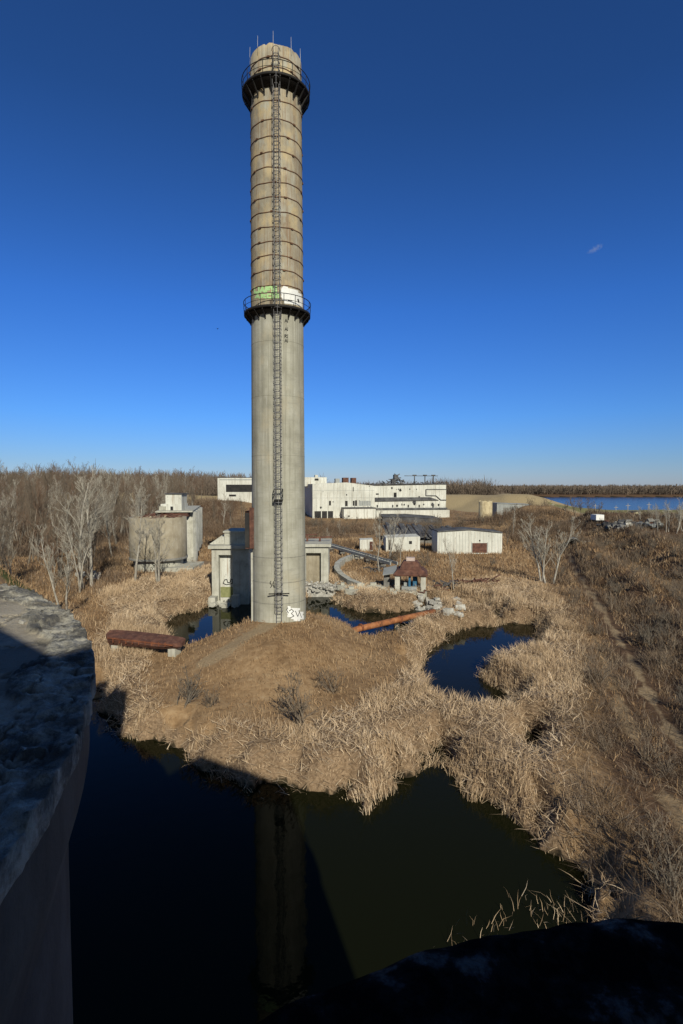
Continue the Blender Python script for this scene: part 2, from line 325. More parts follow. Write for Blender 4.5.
def H(X, Y):
    X = np.asarray(X, float); Y = np.asarray(Y, float); shp = X.shape; X = np.atleast_1d(X); Y = np.atleast_1d(Y)
    z = 0.75 + (fbm(X*.05, Y*.05) - .5)*.9 + (fbm(X*.35+9, Y*.35, 3) - .5)*.35
    z = z + sst(Y, 75, 130)*.7 + sst(Y, 140, 260)*.6
    # mound under the chimney
    d = np.hypot((X-MC[0])/1.0, (Y-MC[1])/1.58); d = d + (fbm(X*.3, Y*.3, 3)-.5)*1.6
    z = z + 3.2*(1 - sst(d, .6, 11.6))**.8
    # right bank
    s = np.maximum(0, X - np.interp(Y, [10,21.5,29,38,51,66,80,400], [9.5,10.5,12.2,16.8,22.9,27.3,31,110]))
    z = z + sst(s, .5, 7)*.9 + sst(s, 9, 22)*sst(170-Y, 0, 60)*2.2 + sst(s, 2, 8)*(fbm(X*.16+3, Y*.16+8, 4)-.42)*2.2*sst(240-Y, 0, 80)
    z = z + (1.7*np.exp(-((s-11)/2.8)**2) + 1.9*np.exp(-((s-23)/4.5)**2))*sst(Y, 14, 30)*sst(150-Y, 0, 50)*(.7+.8*fbm(X*.08, Y*.08+5, 3))
    # spoil heaps
    for cx, cy, rx, ry, h in [(74,200,20,16,6.2),(58,185,14,12,3.2),(68,148,12,12,4.0),(86,142,22,16,3.0),(-40,52,8.5,12,11),(-60,80,20,26,4),(78,126,20,17,4.2),(30,150,12,10,1.2),(-64,300,34,34,5.5),(-35,185,30,20,1.5)]:
        q = ((X-cx)/rx)**2 + ((Y-cy)/ry)**2; z = z + h*np.exp(-q*1.3)*(1+.25*(fbm(X*.12+cx, Y*.12, 3)-.5))
    # mown levee
    dl = line_d(X, Y, [(-20,390),(40,372),(96,348),(104,330)]); z = z + 8.0*(1 - sst(dl, 6, 42))
    dl = line_d(X, Y, [(96,348),(124,285)]); z = np.maximum(z, 1.6 + 5.4*(1 - sst(dl, 3, 30))*(1-.5*sst(-Y, -330, -285)))
    dl2 = line_d(X, Y, [(-170,330),(-60,352)]); z = z + 5.5*(1 - sst(dl2, 5, 30))
    z = z + sst(-X + (Y-60)*.02, 40, 160)*sst(Y, 90, 420)*5.5          # left woods rise gently
    z = z + sst(Y, 380, 800)*(5*sst(-X, -40, 160))
    # river
    sd = Y - np.interp(X, [132,144,200,900,3000], [420,302,305,300,420]); far = 760 + (X-200)*.02
    rv = sst(sd, -8, 14)*sst(far-Y, -10, 20)*sst(X, 122, 140)
    z = z*(1-rv) + (-2.0)*rv
    # ponds
    for i, P in enumerate(PONDS):
        xs = [p[0] for p in P]; ys = [p[1] for p in P]
        bb = (X > min(xs)-5) & (X < max(xs)+5) & (Y > min(ys)-5) & (Y < max(ys)+5)
        if not bb.any(): continue
        xb, yb = X[bb], Y[bb]; sdv = poly_sd(xb, yb, P) + (fbm(xb*.8, yb*.8, 3)-.5)*2.6
        k = sst(sdv, -1.2, 1.6); zb_ = z[bb]; z[bb] = np.where(sdv < 4, (-.7)*(1-k) + zb_*k, zb_)
    return z.reshape(shp)
_T = np.geomspace(5, 1500, 1400)
def g(px, py, z0=1.0):
    """point of the terrain seen at a pixel"""
    d = ray(px, py); z = CAMZ + d.z*_T; h = H(d.x*_T, d.y*_T); k = np.nonzero(z < h)[0]
    i = k[0] if len(k) else len(_T)-1
    i0 = max(i-1, 0); e0 = z[i0]-h[i0]; e1 = z[i]-h[i]; f = e0/(e0-e1) if e0 != e1 else 0
    t = _T[i0] + (_T[i]-_T[i0])*f
    return Vector((d.x*t, d.y*t, float(h[i0]+(h[i]-h[i0])*f)))
def gz(x, y): return float(H(x, y))

def build_ground():
    nr, na = 560, 640
    r = np.concatenate([[0.5], np.geomspace(6, 7000, nr-1)]); u = np.linspace(-1, 1, na)
    a = np.pi/2 - (np.sign(u)*np.abs(u)**1.5*R(115))
    Rr, A = np.meshgrid(r, a, indexing='ij'); X = Rr*np.cos(A); Y = Rr*np.sin(A); Z = H(X, Y)
    x, y = X.ravel(), Y.ravel()
    path = np.maximum(.60*(1 - sst(line_d(x, y, TRACK) + (fbm(x*.5, y*.5, 3)-.5)*1.5, .0, .55)), .95*(1 - sst(line_d(x, y, TRAIL) + (fbm(x*.7, y*.7, 3)-.5)*1.4, .2, 1.5)))
    path = np.maximum(path, .52*(1 - sst(line_d(x, y, TRACK3) + (fbm(x*.5+7, y*.5, 3)-.5)*1.5, .0, .7)))
    path = np.maximum(path, .6*(1 - sst(line_d(x, y, TRACK2), .2, 1.4)))
    path = np.maximum(path, (1 - sst(line_d(x, y, [(118,232),(160,236),(400,262)]), 2.5, 4))*.9)
    rb = x - np.interp(y, [10,21.5,29,38,51,66,80,400], [9.5,10.5,12.2,16.8,22.9,27.3,31,110])
    brush = sst(rb, 0, 3)*sst(200-y, 0, 50)*.62
    brush = np.maximum(brush, sst(-x - 22 - (y-50)*.1, 0, 12)*sst(y, 72, 90)*.62)
    mown = np.maximum(sst(-line_d(x, y, [(-20,390),(40,372),(96,348),(122,270)]), -48, -38), sst(-line_d(x, y, [(-170,330),(-60,352)]), -40, -30))
    mown = mown*(x < 135)
    mown = np.maximum(mown, sst(y, 236, 246)*(x > 118)*(y < 310)*.8)
    brush = np.maximum(brush, (y > 640)*.6)
    gp = g(8, 574); green = np.exp(-((x-gp.x)/3.0)**2 - ((y-gp.y)/3.5)**2)*1.1
    green = np.maximum(green, ((x > 118)*sst(y, 246, 252)*(y < 310)*.5))
    rubble = np.exp(-((x-12)/5)**2 - ((y-72)/3)**2)*.6 + np.exp(-((x-8)/18)**2 - ((y-108)/14)**2)*.42
    mud = 1 - sst(Z.ravel(), -.05, .2)
    mdg = np.hypot(x-MC[0], (y-MC[1])/1.58); straw = sst(-poly_sd(x, y, REED_POLY), -.5, 1)*sst(mdg, 11, 12.3)
    V = np.stack([x, y, Z.ravel()], 1); i = np.arange((nr-1)*na).reshape(nr-1, na)[:, :-1].ravel()
    Fq = np.stack([i, i+na, i+na+1, i+1], 1)[:, ::-1]
    o = np_mesh('ground', V, [Fq], M['ground'], attrs=dict(path=path, brush=brush, mown=mown, green=green, rubble=rubble, mud=mud, straw=straw), smooth=True)
    tag(o, kind='structure')
build_ground()
def sheet(name, x0, x1, y0, y1, z, m):
    b = MB(); b.add([(x0,y0,z),(x1,y0,z),(x1,y1,z),(x0,y1,z)], [(0,1,2,3)]); return tag(b.build(name, m), kind='structure')
sheet('pond_water', -45, 45, -5, 95, 0, M['pond'])
sheet('river_water', 105, 4500, 250, 1500, -.4, M['river'])

# ------------------------------------------------------------------ chimney
CX, CY = -6.07, 52.0
CDIR = math.atan2(-CY, -CX)            # direction towards the viewpoint side: the ladder runs there
def zf(py, rad=2.5):                    # height of a chimney front point
    return atY(277, py, CY - rad).z
def rad(z): return 2.60 - .27*min(1, max(0, (z-3)/54)) if True else 0
ZB = 2.6; ZT = zf(43.5, 2.35); ZM = zf(307.5, 2.45); ZU = zf(78, 2.4)
ch = empty('chimney', (CX, CY, 0), 0, 'tall round concrete chimney with two black railed platforms on a grassy mound', 'chimney')
def local(a, r_, z): return Vector((r_*math.cos(a), r_*math.sin(a), z))
b = MB(); b.lathe([(rad(ZB)+.02, ZB-1.5), (rad(ZB), ZB), (rad(10), 10), (rad(ZM), ZM)], 96, caps=False)
b.build('shaft', M['shaft_low'], ch)
rn = random.Random(3); jj = [.05*math.sin(i*.31)+(.09 if i % 23 < 4 else 0)-(.10 if i % 17 < 2 else 0)+rn.uniform(-.02,.02) for i in range(97)]
b = MB(); b.lathe([(rad(ZM), ZM), (rad(35), 35), (rad(ZU), ZU), (rad(ZT), ZT), (rad(ZT)-.35, ZT+.01), (rad(ZT)-.35, ZT-6)], 96, caps=False,
                  jit=lambda a, j: (0, jj[int(a/(2*math.pi)*96+.5) % 96]) if j in (3, 4) else (0, 0))
b.build('upper_shaft', M['shaft_up'], ch)
for py in (558, 583, 604, 455, 395, 340):                      # pour joints
    z = zf(py, 2.5); MB().lathe([(rad(z)-.02, z-.02),(rad(z)+.012, z-.015),(rad(z)+.012, z+.015),(rad(z)-.02, z+.02)], 96, caps=False).build('pour_joint', M['dark_conc'] if py > 500 else M['shaft_low'], ch)
for py in (56, 66.5, 83, 99.6, 119, 135.4, 151.3, 167.1, 181.8, 196.4, 211.3, 226.4, 241, 255.5, 270, 285):
    z = zf(py, 2.4); r_ = rad(z)
    rr = random.Random(int(py)); ph = rr.uniform(0, 6)
    jit = lambda a, j, ph=ph: (0, .05*math.sin(3*a+ph)+.02*math.sin(11*a+ph*2))
    bd = MB().lathe([(r_-.02, z-.042),(r_+.035, z-.038),(r_+.035, z+.038),(r_-.02, z+.042)], 96, caps=False, jit=jit)
    for q in range(5):                                         # turnbuckles
        a = ph + q*1.2566; c = local(a, r_+.07, z); Mx = Matrix.Translation(c) @ Matrix.Rotation(a, 4, 'Z')
        bd.box(-.05, .02, -.13, .13, -.065, .065, Mx)
    bd.build('steel_band', M['rust_band'], ch)
def platform(zd, ro, rtop, hb, nb, nposts):
    r_ = rad(zd)
    p = MB().lathe([(r_+.01, zd-.12),(ro, zd-.12),(ro, zd+.10),(ro-.04, zd+.10),(ro-.04, zd),(r_+.01, zd),(r_+.01, zd-.12)], 72, caps=False).build('platform', M['black_steel'], ch)
    b = MB()
    for i in range(nb):
        a = CDIR + .12 + 2*math.pi*i/nb
        b.bar(local(a, r_, zd-.19), local(a, ro-.04, zd-.19), .09, .14); b.bar(local(a, r_+.03, zd-hb), local(a, ro-.1, zd-.2), .09, .12)
        b.bar(local(a, r_+.04, zd-hb-.15), local(a, r_+.04, zd-.13), .11, .09)
    b.lathe([(ro-.55, zd-.32),(ro-.47, zd-.32),(ro-.47, zd-.14),(ro-.55, zd-.14)], 60, caps=False)
    b.lathe([(r_+.04, zd-hb*.6),(r_+.12, zd-hb*.6),(ro-.12, zd-.25)], 60, caps=False)
    b.build('bracket_ring', M['black_steel'], p)
    b = MB()
    for i in range(nposts):
        a = CDIR + .19 + 2*math.pi*i/nposts
        b.tube([local(a, ro-.03, zd), local(a, rtop, zd+1.08)], .03, 5)
    for q, rr, th in ((1.08, rtop, .035), (.55, (ro+rtop)/2, .022)):
        b.tube([local(2*math.pi*i/72, rr, zd+q) for i in range(73)], th, 5, caps=False)
    b.build('railing', M['black_steel'], p)
    return p
platform(ZU, 3.12, 3.14, 1.2, 22, 22)
platform(ZM, 3.12, 3.14, .8, 22, 18)
# ladder with safety cage
b = MB(); u = Vector((-math.sin(CDIR), math.cos(CDIR), 0)); o_ = Vector((math.cos(CDIR), math.sin(CDIR), 0))
def lp(z, side, out): return o_*(rad(z)+out) + u*side + Vector((0, 0, z))
zs = list(np.arange(ZB+.3, ZT-.5, 2.0))
for s_ in (-.23, .23):
    b.tube([lp(z, s_, .22) for z in zs], .03, 4)
z = ZB+.4
while z < ZT-.6:
    b.tube([lp(z, -.23, .22), lp(z, .23, .22)], .016, 4); z += .33
z = ZB+1
while z < ZT-1:
    for s_ in (-.23, .23): b.bar(lp(z, s_, 0), lp(z, s_, .22), .04, .05)
    z += 2.4
b.build('ladder', M['ladder'], ch)
b = MB(); z = ZB+2.4; k = 0
def hoop(z): return [lp(z, .36*math.cos(t), .24+.62*math.sin(t)) for t in np.linspace(0, math.pi, 9)]
while z < ZT-.8:
    hp = hoop(z); b.tube(hp, .028, 4); z += .62; k += 1
    if z < ZT-1:
        hq = hoop(z)
        for i in (1, 4, 7): b.tube([hp[i], hq[i]], .018, 4)
b.build('ladder_cage', M['ladder'], ch)
b = MB(); z = zf(500, 3.2); Mx = Matrix.Rotation(CDIR+math.pi/2, 4, 'Z')
b.box(-.42, .42, -rad(z)-.85, -rad(z)-.0, z-.03, z+.03, Mx)
for x in (-.4, .4):
    b.box(x-.03, x+.03, -rad(z)-.85, -rad(z)-.78, z, z+1.0, Mx)
    b.box(x-.025, x+.025, -rad(z)-.8, -rad(z), z+.45, z+.52, Mx); b.box(x-.025, x+.025, -rad(z)-.8, -rad(z), z+.95, z+1.02, Mx)
b.box(-.4, .4, -rad(z)-.85, -rad(z)-.78, z+.95, z+1.02, Mx)
b.build('rest_platform', M['black_steel'], ch)
z = zf(593, 2.6); b = MB(); b.box(-.95, .95, -rad(z)-.45, -rad(z)-.36, z-.04, z+.05, Mx); b.box(-.35, .35, -rad(z)-.4, -rad(z)+.1, z-.03, z+.03, Mx)
b.build('crossbar', M['black_steel'], ch)
for ang, hgt in ((-math.pi/2-1.28, 1.3), (-math.pi/2-.62, 1.3), (-math.pi/2+.02, 1.35), (-math.pi/2+.72, 1.3), (-math.pi/2+1.3, 1.2), (1.2, 1.2), (2.2, 1.2)):
    rz = rad(ZT)+.06; b = MB(); b.tube([local(ang, rz, ZT-.6), local(ang, rz, ZT+.15), local(ang, rz-.02, ZT+hgt-.3)], .022, 5, r1=.01); b.build('lightning_rod', M['pale_rod'], ch)
# rusty duct and pilaster on the left side
def atloc(px, py, Y): p = atY(px, py, Y); return Vector((p.x-CX, p.y-CY, p.z))
p0 = atloc(246.5, 548, 51.5); p1 = atloc(257.5, 511, 51.5)
du = MB(); du.box(p0.x, p1.x, -1.1, -.72, p0.z, p1.z); du.box(p0.x+.45, p1.x, -1.35, -1.1, p0.z+.05, p1.z+.35)
du.box(p0.x, p1.x, .55, 1.0, p0.z, p1.z); du.box(p0.x, p1.x, -1.1, 1.0, p1.z-.12, p1.z)
duo = du.build('steel_duct', M['rust_dark'], ch)
MB().box(p0.x-.04, p0.x+.02, -.70, .54, p0.z+.1, p1.z-.14).build('duct_opening', M['dark_gap'], duo)
MB().box(p0.x-.02, p0.x+.42, -1.16, -1.103, p0.z+.12, p1.z-.14).build('duct_mouth', M['dark_gap'], duo)
q0 = atloc(251.8, 632, 51.2); q1 = atloc(257, 549, 51.2)
MB().add([(q0.x, -1.0, ZB-1), (q1.x+.9, -1.3, ZB-1), (q1.x+.9, 1, ZB-1), (q0.x, 1, ZB-1), (q0.x, -1.0, q1.z-.35), (q1.x+.9, -1.3, q1.z+.1), (q1.x+.9, 1, q1.z+.1), (q0.x, 1, q1.z-.35)],
    [(3,2,1,0),(4,5,6,7),(0,1,5,4),(1,2,6,5),(2,3,7,6),(3,0,4,7)]).build('pilaster', M['pale_conc'], ch)
# paint on the shaft: flat strokes wrapped on the cylinder
def wrap(b, pts, w, off=.02):
    """pts in (px,py) of the shaft front -> ribbon"""
    P = []
    for (px, py) in pts:
        z = atY(px, py, CY-2.4).z; r_ = rad(z); d = ray(px, py)
        # intersect vertical cylinder
        ox, oy = -CX, -CY; A = d.x*d.x+d.y*d.y; B = 2*(ox*d.x+oy*d.y); Cc = ox*ox+oy*oy-r_*r_; D = max(B*B-4*A*Cc, 0); t = (-B-math.sqrt(D))/(2*A)
        x, y, z = d.x*t - CX, d.y*t - CY, CAMZ+d.z*t; P.append((math.atan2(y, x), z, rad(z)))
    for (a0, z0, r0), (a1, z1, r1) in zip(P[:-1], P[1:]):
        dx, dz = (a1-a0)*r0, z1-z0; l = math.hypot(dx, dz) or 1; nx, nz = -dz/l*w/2, dx/l*w/2
        a0e, z0e, a1e, z1e = a0-dx/l*w*.25/r0, z0-dz/l*w*.25, a1+dx/l*w*.25/r0, z1+dz/l*w*.25
        ns = max(1, int(abs(dx)/.3)); vs = []
        for i in range(ns+1):
            t = i/ns; aa = a0e+(a1e-a0e)*t; zz = z0e+(z1e-z0e)*t
            for s_ in (-1, 1):
                for o2 in (off-.015, off): vs.append(local(aa+s_*nx/r0, rad(zz)+o2, zz+s_*nz))
        fs = []
        for i in range(ns):
            k = i*4; fs += [(k+1, k+3, k+7, k+5), (k, k+4, k+6, k+2), (k, k+1, k+5, k+4), (k+2, k+6, k+7, k+3)]
        fs += [(0,2,3,1), (ns*4, ns*4+1, ns*4+3, ns*4+2)]
        b.add(vs, fs)
b = MB()                                                       # white patch
for y, x0, x1 in ((288.5,283.5,287),(290.5,282,297.5),(293.5,281.5,301),(296.5,282,302),(299.5,283,302),(302.5,285,302)):
    wrap(b, [(x0, y-1), ((x0+x1)/2, y), (x1, y+(x1-285)*.16)], .36, .02)
b.build('white_painted_patch', M['white_paint'], ch)
b = MB()
wrap(b, [(288, 300.3), (292, 300.9)], .06, .034); b.build('black_mark', M['black_paint'], ch); b = MB(); wrap(b, [(297.8, 299.5), (298.6, 302)], .2, .034); b.build('black_mark', M['black_paint'], ch)
LT = {'L':[[(0,0),(0,1),(1,1)]],'E':[[(1,0),(0,0),(0,1),(1,1)],[(0,.5),(.9,.5)]],'A':[[(0,1),(.5,0),(1,1)],[(.2,.65),(.8,.65)]],
      'F':[[(1,0),(0,0),(0,1)],[(0,.5),(.8,.5)]],'S':[[(1,0),(0,.1),(0,.45),(1,.55),(1,.95),(0,1)]],'U':[[(0,0),(0,1),(1,1),(1,0)]],'R':[[(0,1),(0,0),(1,.2),(0,.5),(1,1)]],
      'O':[[(0,0),(1,0),(1,1),(0,1),(0,0)]],'N':[[(0,1),(0,0),(1,1),(1,0)]],'D':[[(0,0),(.7,.1),(1,.5),(.7,.95),(0,1),(0,0)]]}
def word(b, txt, px, py, w, h, gap, sw, slope=0.0, off=.022, vertical=False):
    for i, c in enumerate(txt):
        x = px if vertical else px+i*(w+gap); y = py+i*(h+gap) if vertical else py+slope*i
        for st in LT.get(c, []): wrap(b, [(x+u_*w, y+v_*h) for u_, v_ in st], sw, off)
b = MB(); word(b, 'UAFS', 254.5, 287.6, 4.3, 4.9, 1.5, .2, -.3); word(b, 'AROS', 255.2, 294.9, 4.6, 3.2, 1.6, .15, -.25); word(b, 'A', 274.5, 294.4, 5, 3.4, 1, .16)
b.build('green_graffiti', M['green_paint'], ch)
b = MB(); word(b, 'AARS', 284.6, 319.0, 2.2, 3.4, 0, .045, vertical=False) if False else None
for i, (c, y) in enumerate((('A',319),('A',327.5),('R',334.5),('A',339))):
    for st in LT[c]: wrap(b, [(284.8+u_*2.2, y+v_*3.2) for u_, v_ in st], .05, .022)
    wrap(b, [(287.8, y-.3), (287.6, y+3.4)], .05, .022); b.build('painted_letter', M['black_paint'], ch); b = MB()
b = MB()                                                       # ghostly white figure near the foot
for y, x0, x1 in ((607,288,290),(608.8,287.5,299.5),(610.6,286.8,298),(612.4,287.6,303),(614.2,288.2,302.2),(616,287.8,303.2),(617.8,291.5,303.4),(619.6,294,299.4)):
    wrap(b, [(x0, y), ((x0+x1)/2, y+.2), (x1, y+.4)], .2, .02)
gr = b.build('white_graffiti', M['white_paint'], ch)
b = MB()
wrap(b, [(289.5,610.5),(291.5,609.2),(293.5,611.2),(291.2,613.4),(293.8,616),(290.5,617.6)], .06, .034); wrap(b, [(295.2,611),(297.6,616.5),(299.4,611.8),(301.2,617.4)], .06, .034); wrap(b, [(287.6,607.6),(286.6,610),(288.4,613)], .06, .034)
b.build('graffiti_outline', M['black_paint'], ch)
b = MB(); wrap(b, [(271,581),(270,583),(272,585.5),(270.6,587.6)], .07, .02); wrap(b, [(273.5,581.5),(273,584.5),(274,587.5)], .07, .02); b.build('small_tag', M['black_paint'], ch)

# ------------------------------------------------------------------ foreground silos
def silo_top_z(h): return CAMZ - h
SLC = (-11.28, .45)
def build_left_silo():
    root = empty('foreground_silo', (SLC[0], SLC[1], 0), 0, 'huge round concrete silo with crumbling rim at the left edge of the photo', 'silo')
    zt = CAMZ-1.6; rs = np.random.default_rng(4)
    # wall
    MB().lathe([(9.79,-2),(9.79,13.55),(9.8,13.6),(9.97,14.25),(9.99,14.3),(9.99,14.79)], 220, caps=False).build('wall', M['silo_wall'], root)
    # top surface with a broken raised rim, polar grid
    nr, na = 120, 2000; rr = np.concatenate([np.linspace(0, 8.7, 16), np.linspace(8.74, 10.0, nr-16)]); a = np.linspace(0, 2*np.pi, na, endpoint=False)
    Rr, A = np.meshgrid(rr, a, indexing='ij'); X = Rr*np.cos(A); Y = Rr*np.sin(A)
    edge = 9.56 + (fbm(X*1.5+5, Y*1.5+5, 5)-.5)*.7                       # inner edge of the rim
    rim = sst(Rr, edge-.015, edge+.03)
    n = np.abs(fbm(X*5, Y*5, 5)-.5); n2 = np.abs(fbm(X*3.2+40, Y*3.2, 5)-.5)
    Z = zt + .0 + (fbm(X*1.0, Y*1.0, 3)-.5)*.03
    br = sst(n2, .0, .034)
    plate = sst(fbm(X*.9+70, Y*.9+13, 3), .5, .53)
    Z = Z + rim*(.05 - n*.12*br - (1-br)*.045 + plate*.035 + np.round((fbm(X*9, Y*9, 3)-.5)*9)/9*.07 + (fbm(X*26, Y*26, 3)-.5)*.03)
    crack = 1 - sst(np.abs(fbm(X*.9+3, Y*.9+77, 5)-.47), .0, .010); Z = Z - crack*.03*(1-rim)
    out = sst(Rr, 9.6, 10.0); Z = Z - out*(.02 + (fbm(A*30, Rr*0, 3)-.5)*.06)
    Rj = Rr + sst(Rr, 9.7, 10.0)*(.03+(fbm(A*45+3, Rr*0+4, 4)-.5)*.07)
    X = Rj*np.cos(A); Y = Rj*np.sin(A)
    V = np.stack([X.ravel(), Y.ravel(), Z.ravel()], 1)
    sk = np.stack([X[-1], Y[-1], np.full(na, 14.77)], 1); V = np.concatenate([V, sk])
    i = np.arange(nr*na).reshape(nr, na); j = np.roll(i, -1, 1)
    Fq = np.stack([i[:-1].ravel(), i[1:].ravel(), j[1:].ravel(), j[:-1].ravel()], 1)
    k = nr*na+np.arange(na); kk = np.roll(k, -1); Fs = np.stack([i[-1], k, kk, j[-1]], 1)
    np_mesh('roof_slab', V, [Fq, Fs], M['silo_top'], root, attrs=dict(rim=np.concatenate([rim.ravel()*(.35+.65*br.ravel()), np.ones(na)]), dark=np.concatenate([np.maximum(np.maximum(crack, (1-br)*rim*.95), sst(fbm(Rr*np.cos(A)*1.3+21, Rr*np.sin(A)*1.3+8, 5), .52, .55)*rim*.75).ravel(), np.zeros(na)])))
    # loose chunks on the rim
    rn = random.Random(8)
    for q in range(120):
        a = R(rn.uniform(-45, 120)); r_ = rn.uniform(9.0, 9.8); s_ = rn.uniform(.012, .04)
        b = MB().rock((0,0,0), s_, q)
        if q < 60:
            o = b.build('rubble_chunk', M['chunk'], None, (SLC[0]+r_*math.cos(a), SLC[1]+r_*math.sin(a), zt+.0+s_*.3))
            tag(o, 'small broken concrete chunk on the crumbling rim of the foreground silo', 'rubble', 'chunks on the silo rim')
def silo_mats():
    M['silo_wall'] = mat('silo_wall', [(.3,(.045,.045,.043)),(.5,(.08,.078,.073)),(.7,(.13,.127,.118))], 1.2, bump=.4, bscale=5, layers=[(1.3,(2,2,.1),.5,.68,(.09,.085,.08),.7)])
    M['chunk'] = mat('chunk', [(.3,(.2,.19,.175)),(.7,(.38,.37,.34))], 6, bump=.5)
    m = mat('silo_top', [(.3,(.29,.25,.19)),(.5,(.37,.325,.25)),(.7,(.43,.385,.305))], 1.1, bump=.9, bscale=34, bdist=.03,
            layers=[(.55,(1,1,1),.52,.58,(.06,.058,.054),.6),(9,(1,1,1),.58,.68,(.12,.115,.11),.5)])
    nt = m.node_tree; N = nt.nodes; L = nt.links; bs = N['Principled BSDF']; src = bs.inputs['Base Color'].links[0].from_socket
    for an, c, k in (('rim', (.30,.295,.28), .75), ('dark', (.055,.055,.055), .85)):
        a = N.new('ShaderNodeAttribute'); a.attribute_name = an; mm = N.new('ShaderNodeMath'); mm.operation = 'MULTIPLY'; mm.inputs[1].default_value = k; L.new(a.outputs['Fac'], mm.inputs[0])
        mx = N.new('ShaderNodeMix'); mx.data_type = 'RGBA'; L.new(mm.outputs[0], mx.inputs['Factor']); L.new(src, mx.inputs['A']); 
        if an == 'rim':
            tc = N.new('ShaderNodeTexCoord'); n = N.new('ShaderNodeTexNoise'); n.inputs['Scale'].default_value = 3.2; n.inputs['Detail'].default_value = 10; n.inputs['Roughness'].default_value = .72; L.new(tc.outputs['Object'], n.inputs['Vector'])
            cr = N.new('ShaderNodeValToRGB'); cr.color_ramp.elements[0].position = .44; cr.color_ramp.elements[0].color = (.055,.056,.055,1); cr.color_ramp.elements[1].position = .57; cr.color_ramp.elements[1].color = (.40,.385,.33,1)
            L.new(n.outputs['Fac'], cr.inputs[0]); L.new(cr.outputs[0], mx.inputs['B'])
        else: mx.inputs['B'].default_value = (*c, 1)
        src = mx.outputs['Result']
    L.new(src, bs.inputs['Base Color']); M['silo_top'] = m
silo_mats(); M['shaded_roof'] = mat('shaded_roof', [(.45,(.006,.006,.006)),(.56,(.018,.018,.018)),(.64,(.10,.10,.10))], 3.2, detail=10, rough=1, spec=0, bump=.8, bscale=22); build_left_silo()  # near-black base colour carries the shade lying on the near silo roof
def build_own_silo():
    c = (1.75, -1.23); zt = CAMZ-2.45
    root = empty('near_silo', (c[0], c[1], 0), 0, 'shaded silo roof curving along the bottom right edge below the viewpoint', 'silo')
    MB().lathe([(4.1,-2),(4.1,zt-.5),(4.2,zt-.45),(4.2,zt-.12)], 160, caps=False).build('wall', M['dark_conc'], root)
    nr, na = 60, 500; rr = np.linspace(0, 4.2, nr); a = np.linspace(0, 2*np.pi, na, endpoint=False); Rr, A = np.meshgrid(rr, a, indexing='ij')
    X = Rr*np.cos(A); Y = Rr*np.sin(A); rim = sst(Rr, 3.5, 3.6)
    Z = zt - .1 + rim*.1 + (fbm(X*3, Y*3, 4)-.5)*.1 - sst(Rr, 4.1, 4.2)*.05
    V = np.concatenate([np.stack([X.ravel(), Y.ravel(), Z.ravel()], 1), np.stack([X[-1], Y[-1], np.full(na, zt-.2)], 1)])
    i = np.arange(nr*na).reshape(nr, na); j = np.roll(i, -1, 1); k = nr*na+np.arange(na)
    np_mesh('roof_slab', V, [np.stack([i[:-1].ravel(), i[1:].ravel(), j[1:].ravel(), j[:-1].ravel()], 1), np.stack([i[-1], k, np.roll(k,-1), j[-1]], 1)], M['shaded_roof'], root,
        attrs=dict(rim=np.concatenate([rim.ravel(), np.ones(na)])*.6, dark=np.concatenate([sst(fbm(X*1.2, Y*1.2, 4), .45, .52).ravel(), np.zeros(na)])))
build_own_silo()
# headhouse standing on the silo cluster behind the viewpoint (it throws the long shadow)
hh = empty('headhouse', (.45, -3.9, 0), R(-41.5), 'low wide concrete headhouse on the silos behind the viewpoint', 'building')
MB().box(-12, 2.4, -6, 0, -1, 19.55).build('wall', M['silo_wall'], hh)
MB().box(-12, 2.4, -6, 0.0, 19.553, 19.9).build('roof', M['dark_conc'], hh)
hh = empty('shadow_tower', (-5.6, -4.2, 0), 0, 'slender unseen tower added to cast shadow, behind the viewpoint on the left', 'tower')  # unseen tower, added only to throw shadow on the ground at left
MB().prism([(0,0),(2.9,0),(2.9,-3),(0,-3)], -1, 27.5).build('wall', M['silo_wall'], hh)
b = MB(); b.box(0,1.1,-3,-.2,27.5,29.2); b.box(1.9,2.3,-2.5,-.3,27.5,28.3); b.build('jagged_top', M['silo_wall'], hh)
hh = empty('elevator_tower', (2.3, -4.4, 0), R(-29.7), 'tall square concrete elevator tower behind the viewpoint', 'tower')
MB().box(0, 6.5, -6, 0, -1, 21.6).build('wall', M['silo_wall'], hh)
MB().box(0, 6.5, -6, 0.0, 21.603, 22).build('roof', M['dark_conc'], hh)

